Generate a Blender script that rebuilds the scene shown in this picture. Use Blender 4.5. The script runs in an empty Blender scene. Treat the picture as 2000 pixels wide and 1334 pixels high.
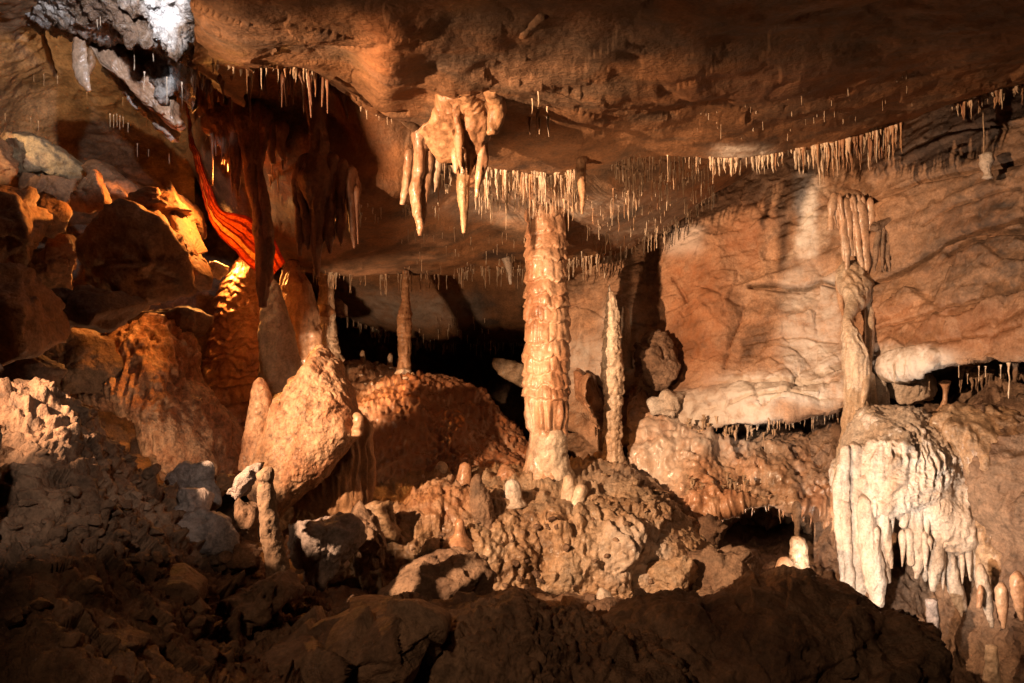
import bpy, math, random
import numpy as np
from mathutils import Vector

# ---------------------------------------------------------------- camera, world, lamps, exposure
scene = bpy.context.scene
COL = scene.collection
F = 1556.0                                   # focal length in pixels of the 2000 px wide photograph
def pt(px, py, d):                           # a direction of the photograph and a distance -> a point of the cave
    return np.array([(px - 1000.0) / F * d, d, (667.0 - py) / F * d])

cam_d = bpy.data.cameras.new('camera'); cam_d.lens = 28.0; cam_d.sensor_width = 36.0
cam_d.clip_start = 0.05; cam_d.clip_end = 200
cam = bpy.data.objects.new('camera', cam_d); cam.rotation_euler = (math.radians(90), 0, 0)
COL.objects.link(cam); scene.camera = cam

w = bpy.data.worlds.new("World"); scene.world = w; w.use_nodes = True
bg = w.node_tree.nodes['Background']; bg.inputs[0].default_value = (1.0, 0.55, 0.3, 1); bg.inputs[1].default_value = 0.0035

def lamp(name, kind, loc, energy, color, target=None, size=0.05, angle=90, blend=0.5):
    l = bpy.data.lights.new(name, kind); l.energy = energy; l.color = color
    if kind == 'AREA': l.size = size
    else: l.shadow_soft_size = size
    if kind == 'SPOT': l.spot_size = math.radians(angle); l.spot_blend = blend
    o = bpy.data.objects.new(name, l); o.location = Vector(loc)
    if target is not None:
        v = Vector(target) - Vector(loc); o.rotation_euler = v.to_track_quat('-Z', 'Y').to_euler()
    COL.objects.link(o); return o

WARM = (1.0, 0.63, 0.36); WHITE = (1.0, 0.84, 0.68); ORANGE = (1.0, 0.36, 0.07); COOL = (0.90, 0.92, 1.0)
lamp('flood_lamp', 'SPOT', (-3.0, 2.3, 0.66), 3000, WARM, (1.2, 6.6, -0.2), 0.04, 72, 1.0)
lamp('ceiling_fill_lamp', 'SPOT', pt(850, 1150, 5.0), 310, WARM, pt(1180, 400, 7.2), 0.05, 66, 0.8)  # added fill for the ceiling underside that the flood leaves dark
lamp('slope_lamp', 'SPOT', pt(600, 830, 6.7), 100, WARM, pt(830, 590, 9.0), 0.04, 78, 0.6)
lamp('left_wall_lamp', 'SPOT', (-4.2, 4.6, 1.0), 150, (1.0, .70, .38), pt(130, 150, 6.6), 0.05, 50, 0.6)
lamp('rubble_lamp', 'SPOT', (-.75, 0.9, 0.55), 120, WHITE, pt(130, 885, 3.5), 0.03, 30, 0.8)
lamp('low_flood_lamp', 'SPOT', pt(1605, 1225, 4.9), 400, WHITE, pt(1790, 900, 6.4), 0.04, 84, 0.5)
lamp('wall_flood_lamp', 'SPOT', pt(1390, 1064, 7.3), 65, WHITE, pt(1560, 730, 7.8), 0.05, 90, 0.9)
lamp('orange_lamp', 'SPOT', pt(432, 478, 7.8), 190, ORANGE, pt(470, 580, 7.0), 0.04, 125, 0.3)
lamp('drapery_back_lamp', 'SPOT', pt(436, 446, 6.95), 8, (1.0, .62, .28), pt(455, 470, 6.6), 0.03, 150, 0.3)
lamp('orange_rock_lamp', 'SPOT', pt(492, 326, 6.16), 190, ORANGE, pt(230, 470, 5.7), 0.03, 84, 0.5)
lamp('cool_lamp', 'SPOT', pt(210, -120, 3.7), 150, COOL, pt(225, 60, 5.4), 0.03, 54, 0.4)
lamp('niche_lamp', 'POINT', pt(252, 955, 5.6), 10, WARM, size=0.03)
lamp('foreground_fill_lamp', 'SPOT', (-1.3, 0.3, 1.1), 115, WARM, (0.9, 3.9, -1.4), 0.12, 72, 1.0)  # added fill from the camera side for the dim foreground boulders
lamp('side_path_lamp', 'SPOT', pt(2080, 900, 4.2), 30, WARM, pt(1900, 1250, 5.6), 0.1, 80, 0.8)

scene.view_settings.view_transform = 'Standard'; scene.view_settings.look = 'None'
scene.view_settings.exposure = 0.0; scene.view_settings.gamma = 1.0
scene.view_settings.use_curve_mapping = False
scene.cycles.max_bounces = 4; scene.cycles.diffuse_bounces = 1; scene.cycles.glossy_bounces = 2

# ---------------------------------------------------------------- noise
rs = np.random.RandomState(7)
PERM = rs.permutation(256).astype(np.int64); PERM = np.concatenate([PERM, PERM])
G = rs.normal(size=(256, 3)); G /= np.linalg.norm(G, axis=1)[:, None]; G = G.astype(np.float32)
JIT = rs.rand(256, 3).astype(np.float32); TILT = rs.normal(size=(256, 3)).astype(np.float32)
PERM = PERM.astype(np.int32)
def hsh(x, y, z): return PERM[(PERM[(PERM[x & 255] + y) & 255] + z) & 255]
GX, GY, GZ = [np.ascontiguousarray(G[:, k]) for k in range(3)]
def perlin(P):
    P = P.astype(np.float32); fl = np.floor(P); i = fl.astype(np.int32) & 255; f = P - fl
    u = f * f * f * (f * (f * 6 - 15) + 10); x, y, z = f.T; r = 0
    fx = (x, x - 1); fy = (y, y - 1); fz = (z, z - 1)
    wx = (1 - u[:, 0], u[:, 0]); wy = (1 - u[:, 1], u[:, 1]); wz = (1 - u[:, 2], u[:, 2])
    for a in (0, 1):
        pa = PERM[i[:, 0] + a]
        for b in (0, 1):
            pb = PERM[((pa + i[:, 1] + b) & 255)]; w2 = wx[a] * wy[b]
            for c in (0, 1):
                h = PERM[(pb + i[:, 2] + c) & 255]
                r = r + w2 * wz[c] * (GX[h] * fx[a] + GY[h] * fy[b] + GZ[h] * fz[c])
    return r * 1.5
def fbm(P, octv=4, gain=0.5, ridge=False):
    r = 0; a = 1.0; s = 0
    for k in range(octv):
        n = perlin(P * (2.03 ** k) + 17.3 * k)
        if ridge: n = 1 - 2 * np.abs(n)
        r = r + n * a; s += a; a *= gain
    return r / s
JX, JY, JZ = [np.ascontiguousarray(JIT[:, k]) for k in range(3)]
def cell(P):
    P = P.astype(np.float32); fl = np.floor(P); i = fl.astype(np.int32) & 255; f = P - fl; n = len(P)
    F1 = np.full(n, 9., np.float32); F2 = F1.copy(); ID = np.zeros(n, np.int32)
    # only the neighbour cells on the nearer side of each axis (8 instead of 27)
    o = np.where(f < .5, -1, 1).astype(np.int32); K = np.zeros(n, np.int32)
    for a in (0, 1):
        ia = o[:, 0] * a; pa = PERM[(i[:, 0] + ia) & 255]; ax = f[:, 0] - ia
        for b in (0, 1):
            ib = o[:, 1] * b; pb = PERM[(pa + i[:, 1] + ib) & 255]; bx = f[:, 1] - ib
            for c in (0, 1):
                ic = o[:, 2] * c; h = PERM[(pb + i[:, 2] + ic) & 255]; cx = f[:, 2] - ic
                q = (ax - (.2 + .6 * JX[h])) ** 2 + (bx - (.2 + .6 * JY[h])) ** 2 + (cx - (.2 + .6 * JZ[h])) ** 2
                m = q < F1; F2 = np.where(m, F1, np.minimum(F2, q)); F1 = np.where(m, q, F1); ID = np.where(m, h, ID); K = np.where(m, a * 4 + b * 2 + c, K)
    off = np.stack([o[:, 0] * (K >> 2), o[:, 1] * ((K >> 1) & 1), o[:, 2] * (K & 1)], 1)
    D = f - off - (.2 + .6 * JIT[ID])
    return np.sqrt(F1), np.sqrt(F2), ID, D
def warp(P, s, a):
    u = perlin(P * s + 5); v = perlin(P * s + 31); return P + np.float32(a) * np.stack([u, v, .7 * (u - v)], 1)
def sstep(a, b, x):
    t = np.clip((x - a) / (b - a), 0, 1); return t * t * (3 - 2 * t)

# relief layers: (kind, feature size in m, depth in m, extra)
def relief(P, layers, seed=0.0):
    r = np.zeros(len(P)); Q = (P + seed * 13.7).astype(np.float32)
    md = .35 + 1.5 * np.clip(fbm(Q / .45, 2) + .45, 0, 1.1) if len(P) > 9000 and any(l[0] in ('pop', 'flute', 'ridge') for l in layers) else 1.
    for L in layers:
        k, s, a = L[:3]; e = L[3] if len(L) > 3 else None
        if k == 'fbm': r += a * fbm(Q / s, e or 4)
        elif k == 'ridge': r += a * md * fbm(warp(Q, .7 / s, s * .4) / s, e or 4, .5, True)
        elif k == 'facet':
            W = warp(Q, 1 / s, s * .25); f1, f2, i, D = cell(W / s)
            r += a * ((D * TILT[i]).sum(1) * .8 - .12 * np.exp(-((f2 - f1) / .06) ** 2))
        elif k == 'pop':
            f1, f2, i, D = cell(Q / s); r += a * md * (1 - f1 * 1.3)
        elif k == 'crack':
            f1, f2, i, D = cell(warp(Q, 1.2 / s, s * .5) / s); r -= a * np.exp(-((f2 - f1) / (e or .03)) ** 2)
        elif k == 'strata':
            dirv = np.array(e if e is not None else (0, 0, 1.)); dirv = dirv / np.linalg.norm(dirv)
            t = (Q @ dirv + .35 * s * fbm(Q / (s * 3), 3)) / s
            fl = np.floor(t); fr = t - fl; h = PERM[(fl.astype(np.int64) * 37) & 255] / 255.
            h2 = PERM[((fl.astype(np.int64) + 1) * 37) & 255] / 255.
            r += a * (h + (h2 - h) * sstep(.82, 1., fr) - .5)
        elif k == 'flute':
            W = Q * np.array([1, 1, .13]); r += a * md * (1 - 2 * np.abs(fbm(W / s, 2)))
        elif k == 'rill':                         # horizontal ripples
            W = Q * np.array([.25, .25, 1]); r += a * fbm(W / s, 3)
    return r

# ---------------------------------------------------------------- materials
def mat(name, cols, scale=1.0, rough=0.8, bump=0.5, bscale=30, streak=1.0, spec=0.3, coat=0.0, trans=0, speck=0.5):
    m = bpy.data.materials.new(name); m.use_nodes = True; nt = m.node_tree; N = nt.nodes; Lk = nt.links
    b = N['Principled BSDF']; b.inputs['Roughness'].default_value = rough; b.inputs['Specular IOR Level'].default_value = spec
    tc = N.new('ShaderNodeTexCoord'); mp = N.new('ShaderNodeMapping'); mp.inputs['Scale'].default_value = (1, 1, streak)
    g = N.new('ShaderNodeNewGeometry'); Lk.new(g.outputs['Position'], mp.inputs['Vector'])
    def noise(sc, det=6, src=None, dist=0.0):
        n = N.new('ShaderNodeTexNoise'); n.inputs['Scale'].default_value = sc; n.inputs['Detail'].default_value = det
        n.inputs['Roughness'].default_value = .62; n.inputs['Distortion'].default_value = dist
        Lk.new((src or mp).outputs[0], n.inputs['Vector']); return n
    def ramp(n, stops):
        r = N.new('ShaderNodeValToRGB'); el = r.color_ramp.elements
        while len(el) < len(stops): el.new(0.5)
        for e, (p, c) in zip(el, stops): e.position = p; e.color = (*c, 1)
        Lk.new(n.outputs[0], r.inputs[0]); return r
    n1 = noise(1.1 * scale, 8, dist=.4)
    k = len(cols)
    r1 = ramp(n1, [(0.34 + 0.32 * i / (k - 1), c) for i, c in enumerate(cols)])
    n2 = noise(7 * scale, 7, dist=.2)
    r2 = ramp(n2, [(.32, (1 - speck,) * 3), (.52, (1, 1, 1)), (.72, (1 + speck * .55, 1 + speck * .5, 1 + speck * .45))])
    mx = N.new('ShaderNodeMix'); mx.data_type = 'RGBA'; mx.blend_type = 'MULTIPLY'; mx.inputs['Factor'].default_value = 1
    Lk.new(r1.outputs[0], mx.inputs[6]); Lk.new(r2.outputs[0], mx.inputs[7])
    n3 = noise(55, 4, g); r3 = ramp(n3, [(.3, (.72, .7, .68)), (.6, (1.12, 1.1, 1.08))])
    mx2 = N.new('ShaderNodeMix'); mx2.data_type = 'RGBA'; mx2.blend_type = 'MULTIPLY'; mx2.inputs['Factor'].default_value = 1
    Lk.new(mx.outputs[2], mx2.inputs[6]); Lk.new(r3.outputs[0], mx2.inputs[7])
    out = mx2
    for an, colr in (('stain', (.72, .62, .54)), ('shade_and_stain', (.055, .04, .032)), ('rust', (.36, .12, .04))):  # the dark mix carries painted shade as well as grey rock stains
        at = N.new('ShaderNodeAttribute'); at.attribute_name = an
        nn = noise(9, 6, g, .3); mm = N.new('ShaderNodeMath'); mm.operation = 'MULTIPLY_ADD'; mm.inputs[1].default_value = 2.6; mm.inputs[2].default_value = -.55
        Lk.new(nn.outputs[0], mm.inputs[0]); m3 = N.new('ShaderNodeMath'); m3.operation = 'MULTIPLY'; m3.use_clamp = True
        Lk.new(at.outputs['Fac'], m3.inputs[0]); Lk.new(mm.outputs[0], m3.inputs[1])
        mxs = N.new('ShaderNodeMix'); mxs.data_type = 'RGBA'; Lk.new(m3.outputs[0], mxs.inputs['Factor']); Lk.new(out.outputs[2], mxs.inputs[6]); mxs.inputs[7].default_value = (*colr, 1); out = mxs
    mx2 = out
    Lk.new(mx2.outputs[2], b.inputs['Base Color'])
    rr = N.new('ShaderNodeMapRange'); rr.inputs[1].default_value = .35; rr.inputs[2].default_value = .65
    rr.inputs[3].default_value = max(.12, rough - .22); rr.inputs[4].default_value = min(1, rough + .12)
    Lk.new(n2.outputs[0], rr.inputs[0]); Lk.new(rr.outputs[0], b.inputs['Roughness'])
    nb = noise(bscale, 8, g); bp = N.new('ShaderNodeBump'); bp.inputs['Strength'].default_value = bump; bp.inputs['Distance'].default_value = .03
    Lk.new(nb.outputs[0], bp.inputs['Height']); Lk.new(bp.outputs[0], b.inputs['Normal'])
    if coat: b.inputs['Coat Weight'].default_value = coat; b.inputs['Coat Roughness'].default_value = .2
    if trans:
        tr = N.new('ShaderNodeBsdfTranslucent'); ms = N.new('ShaderNodeMixShader'); ms.inputs[0].default_value = trans
        Lk.new(mx2.outputs[2], tr.inputs[0]); Lk.new(b.outputs[0], ms.inputs[1]); Lk.new(tr.outputs[0], ms.inputs[2])
        Lk.new(ms.outputs[0], N['Material Output'].inputs[0])
    return m

M = {}
M['ceiling'] = mat('ceiling_rock', [(.085, .05, .034), (.23, .11, .05), (.30, .145, .068), (.19, .115, .07), (.38, .21, .12)], .8, .8, .5, 34, 1, .3)
M['redwall'] = mat('red_wall_rock', [(.24, .10, .05), (.38, .17, .085), (.46, .24, .13), (.36, .18, .09)], .9, .7, .5, 28, 1.6)
M['wall'] = mat('pale_wall_rock', [(.17, .085, .045), (.35, .185, .105), (.44, .26, .16), (.31, .165, .09), (.50, .35, .25)], .7, .75, .55, 30, 1.2)
M['greywall'] = mat('drab_wall_rock', [(.14, .085, .045), (.27, .155, .08), (.36, .22, .125)], .9, .8, .5, 30)
M['flow'] = mat('orange_flowstone', [(.32, .145, .075), (.48, .25, .14), (.55, .33, .205), (.60, .42, .30)], 1.9, .42, .3, 40, .45, .5, .35, speck=.4)
M['pale'] = mat('pale_flowstone', [(.50, .32, .20), (.64, .48, .35), (.72, .60, .48)], 2.2, .5, .4, 45, .5, .5, .15, speck=.35)
M['white'] = mat('white_calcite', [(.46, .33, .24), (.62, .50, .41), (.74, .66, .60)], 2.5, .55, .6, 60, .6, .4, speck=.3)
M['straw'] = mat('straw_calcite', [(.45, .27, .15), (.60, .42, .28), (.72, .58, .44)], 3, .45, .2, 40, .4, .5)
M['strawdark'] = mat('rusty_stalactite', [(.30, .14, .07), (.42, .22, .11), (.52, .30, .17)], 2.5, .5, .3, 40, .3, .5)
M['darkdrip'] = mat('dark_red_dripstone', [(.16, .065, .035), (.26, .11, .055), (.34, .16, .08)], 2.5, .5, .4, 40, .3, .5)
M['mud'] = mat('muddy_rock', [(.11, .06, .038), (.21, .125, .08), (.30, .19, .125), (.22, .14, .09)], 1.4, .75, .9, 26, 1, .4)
M['boulder'] = mat('limestone_boulder', [(.12, .065, .04), (.23, .135, .085), (.33, .21, .145)], 2., .8, .9, 34, 1, .3)
M['orangerock'] = mat('orange_lit_boulder', [(.26, .12, .055), (.38, .19, .09), (.44, .25, .13)], 1.8, .7, .6, 24, 1, .4)  # orange lamp glow on the heap is partly put into this colour
M['palerock'] = mat('tan_boulder', [(.38, .25, .13), (.50, .35, .2), (.40, .19, .10)], 1.8, .7, .6, 24)
M['lilacrock'] = mat('mauve_grey_boulder', [(.27, .2, .18), (.36, .29, .27), (.42, .35, .33)], 2.6, .75, .8, 40)
M['mound'] = mat('wet_tan_mound', [(.20, .11, .06), (.38, .23, .13), (.46, .31, .20), (.34, .24, .16)], 2.2, .5, .7, 34, 1, .5, .15)
M['conerock'] = mat('pinkish_orange_stalagmite', [(.30, .12, .055), (.52, .26, .14), (.60, .36, .22), (.44, .22, .11)], 3.4, .6, .8, 34, .7, .5, .08, speck=.6)
M['bacon'] = mat('translucent_banded_drapery', [(.6, .06, .01), (.95, .40, .08), (.7, .10, .02)], 2, .35, .2, 40, 1, .5, 0, .8)
M['crystal'] = mat('sparkling_calcite_crust', [(.16, .09, .055), (.26, .16, .10), (.60, .53, .48), (.76, .72, .70)], 3, .35, 1., 50, 1, .7)

# ---------------------------------------------------------------- mesh helpers
def new_obj(name, V, Q, material, parent=None, origin=None):
    V = np.asarray(V, dtype=np.float64)
    if origin is None: origin = V.mean(0) * [1, 1, 0] + [0, 0, V[:, 2].min()]
    me = bpy.data.meshes.new(name); nv = len(V); nf = len(Q)
    W = (V - origin).astype(np.float32)
    me.vertices.add(nv); me.vertices.foreach_set('co', W.ravel())
    Q = np.asarray(Q, dtype=np.int32); k = Q.shape[1]
    me.loops.add(nf * k); me.loops.foreach_set('vertex_index', Q.ravel())
    me.polygons.add(nf); me.polygons.foreach_set('loop_start', np.arange(0, nf * k, k, dtype=np.int32))
    me.polygons.foreach_set('use_smooth', np.ones(nf, dtype=bool))
    me.update(calc_edges=True)
    me.materials.append(material)
    o = bpy.data.objects.new(name, me); COL.objects.link(o)
    if parent is not None:
        o.parent = parent; o.location = Vector(origin) - parent.location
    else: o.location = Vector(origin)
    return o
def tag(o, label=None, cat=None, group=None, kind=None):
    if label: o['label'] = label
    if cat: o['category'] = cat
    if group: o['group'] = group
    if kind: o['kind'] = kind
    return o
def empty(name, loc, label, cat, group=None):
    o = bpy.data.objects.new(name, None); o.location = Vector(loc); o.empty_display_size = .1; COL.objects.link(o)
    return tag(o, label, cat, group)
def grid_faces(n, m, wrap=False):
    i = np.arange(n - 1)[:, None]; j = np.arange(m if wrap else m - 1)[None, :]; j2 = (j + 1) % m
    return np.stack([i * m + j, i * m + j2, (i + 1) * m + j2, (i + 1) * m + j], -1).reshape(-1, 4)
def grid_normals(V, wrap=False):
    du = np.gradient(V, axis=0)
    dv = (np.roll(V, -1, 1) - np.roll(V, 1, 1)) if wrap else np.gradient(V, axis=1)
    n = np.cross(du, dv); n /= np.linalg.norm(n, axis=2)[..., None] + 1e-12; return n
def cr_matrix(ctrl, counts, tension=.42):
    """Cardinal-spline sampling matrix; counts = samples in each interval"""
    n = ctrl; rows = []
    for k in range(n - 1):
        c = counts[k]; last = (k == n - 2)
        for t in (np.arange(c + (1 if last else 0)) / c):
            h00 = 2*t**3-3*t**2+1; h10 = t**3-2*t**2+t; h01 = -2*t**3+3*t**2; h11 = t**3-t**2
            r = np.zeros(n); r[k] += h00; r[k+1] += h01
            for (kk, hh) in ((k, h10), (k + 1, h11)):
                a, b = max(kk - 1, 0), min(kk + 1, n - 1)
                sc = tension if (kk - 1 >= 0 and kk + 1 < n) else 1.0
                r[b] += hh * sc * (1.0); r[a] -= hh * sc * (1.0)
            rows.append(r)
    return np.array(rows)
def proj(V): return np.stack([1000 + V[..., 0] / V[..., 1] * F, 667 - V[..., 2] / V[..., 1] * F], -1)

SHEETS = {}
def sheet(name, rows, material, layers, step=2.4, flip=False, grooves=(), bulges=(), parent=None, seed=0.0, maxn=620, thick=0, stains=()):
    C = np.array([[pt(*p) for p in r] for r in rows])
    pr = np.array([[p[:2] for p in r] for r in rows], float)
    ln = lambda a: np.linalg.norm(a, axis=-1)
    pc = np.stack([np.clip(pr[..., 0], -50, 2050), np.clip(pr[..., 1], -50, 1384)], -1)
    crow = np.clip(np.round(np.sort(ln(np.diff(pc, axis=0)), 1)[:, len(rows[0]) // 2] / step), 8, 220).astype(int)
    ccol = np.clip(np.round(np.sort(ln(np.diff(pc, axis=1)), 0)[-2] / step), 8, 220).astype(int)
    Wr = cr_matrix(len(rows), crow); Wc = cr_matrix(len(rows[0]), ccol)
    V = np.einsum('ai,ijk,bj->abk', Wr, C, Wc)
    n, m = V.shape[:2]; N = grid_normals(V)
    if flip: N = -N
    P = V.reshape(-1, 3); d = relief(P, layers, seed)
    pp = proj(V).reshape(-1, 2)
    wob = None
    for (line, wpx, dep) in grooves:
        L = np.array(line, float); sel = np.full(len(P), 1e9)
        if wob is None: wob = 9 * np.stack([fbm(P * 2.2 + 3, 4), fbm(P * 2.2 + 40, 4)], 1)
        q = pp + wob
        for a, b in zip(L[:-1], L[1:]):
            ab = b - a; t = np.clip(((q - a) @ ab) / (ab @ ab), 0, 1)
            sel = np.minimum(sel, np.linalg.norm(q - a - t[:, None] * ab, axis=1))
        var = .55 + .6 * np.clip(fbm(P * 3 + 9, 2) + .5, 0, 1)
        d -= dep * np.exp(-(sel / (wpx * var)) ** 2)
    for (cx, cy, rx, ry, h) in bulges:
        q = ((pp[:, 0] - cx) / rx) ** 2 + ((pp[:, 1] - cy) / ry) ** 2
        d += h * np.exp(-q * 1.2)
    V = V + N * d.reshape(n, m, 1)
    SHEETS.setdefault(name, (V, N, crow, ccol))
    Vf = V.reshape(-1, 3); Q = grid_faces(n, m)
    if not flip: Q = Q[:, ::-1]
    if thick:
        B = (V - N * thick).reshape(-1, 3); off = n * m
        Q2 = Q[:, ::-1] + off
        bi = np.concatenate([np.arange(m), np.arange(1, n) * m + m - 1, (n - 1) * m + np.arange(m - 2, -1, -1), np.arange(n - 2, 0, -1) * m])
        bj = np.roll(bi, -1); rim = np.stack([bi, bi + off, bj + off, bj], 1)
        if not flip: rim = rim[:, ::-1]
        Vf = np.concatenate([Vf, B]); Q = np.concatenate([Q, Q2, rim])
    o = new_obj(name, Vf, Q, material, parent)
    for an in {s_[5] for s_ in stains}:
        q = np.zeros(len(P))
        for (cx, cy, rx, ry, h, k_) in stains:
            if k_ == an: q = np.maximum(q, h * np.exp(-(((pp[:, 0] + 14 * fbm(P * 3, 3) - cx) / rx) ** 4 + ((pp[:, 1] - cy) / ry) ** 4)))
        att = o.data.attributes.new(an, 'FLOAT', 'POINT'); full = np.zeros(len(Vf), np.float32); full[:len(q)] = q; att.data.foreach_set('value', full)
    return o

def interp_pts(pts, n):
    """smooth resampling of a list of tuples by arc length"""
    A = np.array(pts, float); k = len(A)
    if k == 2: t = np.linspace(0, 1, n)[:, None]; return A[0] * (1 - t) + A[1] * t
    seg = np.linalg.norm(np.diff(A[:, :2], axis=0), axis=1) + 1e-6
    s = np.concatenate([[0], np.cumsum(seg)]); s /= s[-1]; t = np.linspace(0, 1, n)
    out = np.zeros((n, A.shape[1]))
    m = np.zeros_like(A); m[1:-1] = (A[2:] - A[:-2]) / (s[2:] - s[:-2])[:, None]
    m[0] = (A[1] - A[0]) / (s[1] - s[0]); m[-1] = (A[-1] - A[-2]) / (s[-1] - s[-2])
    idx = np.clip(np.searchsorted(s, t, 'right') - 1, 0, k - 2); h = (s[idx + 1] - s[idx]); u = (t - s[idx]) / h
    u = u[:, None]; h = h[:, None]
    return (2*u**3-3*u**2+1)*A[idx] + (u**3-2*u**2+u)*h*m[idx] + (-2*u**3+3*u**2)*A[idx+1] + (u**3-u**2)*h*m[idx+1]

def loft(name, pts, d, material, layers=(), sides=None, rings=None, fx=1.0, fy=1.0, shape=None, parent=None, seed=0.0, cap=(1, 1), origin=None, ret=False, twist=0):
    """round body along a spine; pts = (px, py, radius_px [, depth]); d = depth in metres"""
    full = [(p[0], p[1], max(p[2], .3), p[3] if len(p) > 3 else d) for p in pts]
    if name in ('stalactite', 'curtain', 'drapery', 'rib') and len(full) > 2:
        f0 = full[0]; full = [(f0[0], f0[1] - f0[2] * .9 - 3, f0[2] * .3, f0[3] + .5 * f0[2] / F * f0[3])] + full
    L = sum(math.hypot(a[0] - b[0], a[1] - b[1]) for a, b in zip(full, full[1:])); R = max(p[2] for p in full)
    rings = rings or int(np.clip(L / 3.2, 8, 240)); sides = sides or int(np.clip(R * 6.28 / 3.4, 8, 160))
    S = interp_pts(full, rings); S[:, 2] = np.maximum(S[:, 2], .25)
    C = np.stack([(S[:, 0] - 1000) / F * S[:, 3], S[:, 3], (667 - S[:, 1]) / F * S[:, 3]], 1); r = S[:, 2] / F * S[:, 3]
    T = np.gradient(C, axis=0); T /= np.linalg.norm(T, axis=1)[:, None] + 1e-12
    A = np.cross(T, np.array([0, 1., 0])); A /= np.linalg.norm(A, axis=1)[:, None] + 1e-9; B = np.cross(T, A)
    th = np.linspace(0, 2 * math.pi, sides, endpoint=False)
    rr = np.ones((rings, sides))
    if shape is not None: rr = shape(th[None, :] * np.ones((rings, 1)), np.linspace(0, 1, rings)[:, None] * np.ones((1, sides)))
    dirs = A[:, None] * (np.cos(th) * fx)[None, :, None] + B[:, None] * (np.sin(th) * fy)[None, :, None]
    V = C[:, None] + dirs * (r[:, None] * rr)[..., None]
    if layers:
        dn = dirs / np.linalg.norm(dirs, axis=2)[..., None]
        k = relief(V.reshape(-1, 3), layers, seed).reshape(rings, sides)
        fade = np.minimum(1, r / (.35 * r.max() + 1e-9))[:, None]
        V = V + dn * (k * fade)[..., None]
    Vf = V.reshape(-1, 3); Q = grid_faces(rings, sides, True)
    # T x ... orientation: A,B,T right-handed -> outward
    extra = []; ne = len(Vf); vs = [Vf]
    for end, ring in ((0, 0), (1, rings - 1)):
        if not cap[end]: continue
        vs.append((V[ring].mean(0) - (T[0] if end == 0 else -T[-1]) * r[ring] * .35)[None]); base = ring * sides
        j = np.arange(sides); j2 = (j + 1) % sides
        t = np.stack([base + j2, base + j, np.full(sides, ne), np.full(sides, ne)], 1) if end == 0 else np.stack([base + j, base + j2, np.full(sides, ne), np.full(sides, ne)], 1)
        extra.append(t); ne += 1
    Vf = np.concatenate(vs)
    tris = [np.stack([Q[:, 0], Q[:, 1], Q[:, 2]], 1), np.stack([Q[:, 0], Q[:, 2], Q[:, 3]], 1)] + [e[:, :3] for e in extra]
    Tt = np.concatenate(tris)
    if ret: return Vf, Tt
    if origin is None:
        e = C[-1] if C[-1][2] < C[0][2] else C[0]; origin = e
    return new_obj(name, Vf, Tt, material, parent, np.array(origin))

def ico(sub):
    import bmesh
    bm = bmesh.new(); bmesh.ops.create_icosphere(bm, subdivisions=sub, radius=1)
    V = np.array([v.co[:] for v in bm.verts]); T = np.array([[v.index for v in f.verts] for f in bm.faces]); bm.free(); return V, T
ICO = {s: ico(s) for s in (4, 5, 6)}

def boulder(name, poly, d, material, layers, thick=1.0, seed=1, sub=None, nf=9, soft=40, tilt=.35, label=None, cat='boulder', group=None, parent=None, face=None):
    """angular convex block whose outline is the pixel polygon at distance d"""
    rnd = np.random.RandomState(seed); Pp = np.array(poly, float); c2 = Pp.mean(0); c = pt(c2[0], c2[1], d)
    W = np.array([pt(x, y, d) for x, y in poly]) - c
    size = np.abs(W[:, [0, 2]]).max(); dy = size * thick
    planes = []
    k = len(W); area = sum(W[i][0] * W[(i + 1) % k][2] - W[(i + 1) % k][0] * W[i][2] for i in range(k))
    for i in range(k):
        a, b = W[i], W[(i + 1) % k]; e = b - a; nn = np.array([e[2], 0, -e[0]]) * (1 if area > 0 else -1)
        nn /= np.linalg.norm(nn) + 1e-9; nn[1] = rnd.uniform(-tilt, tilt); off = nn @ ((a + b) / 2); nn2 = nn
        planes.append((nn2, max(off, .05 * size)))
    for i in range(nf):
        v = rnd.normal(size=3) * [.55, 0, .55]; v[1] = -1 if i < nf * .6 else 1; v /= np.linalg.norm(v)
        planes.append((v, dy * rnd.uniform(.6, .95)))
    if face is not None:
        for v, o in face: v = np.array(v, float); v /= np.linalg.norm(v); planes.append((v, size * o))
    px = max(Pp[:, 0].max() - Pp[:, 0].min(), Pp[:, 1].max() - Pp[:, 1].min())
    V0, T = ICO[sub or (4 if px < 105 else 5 if px < 330 else 6)]
    inv = np.stack([np.maximum(V0 @ n, 1e-4) / o for n, o in planes], 0)
    p = soft; r = 1.0 / ((inv ** p).sum(0) ** (1 / p))
    V = V0 * r[:, None] + c
    V = V + V0 * relief(V, layers, seed * 1.7)[:, None]
    o = new_obj(name, V, T, material, parent)
    if label: tag(o, label, cat, group)
    return o

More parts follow.
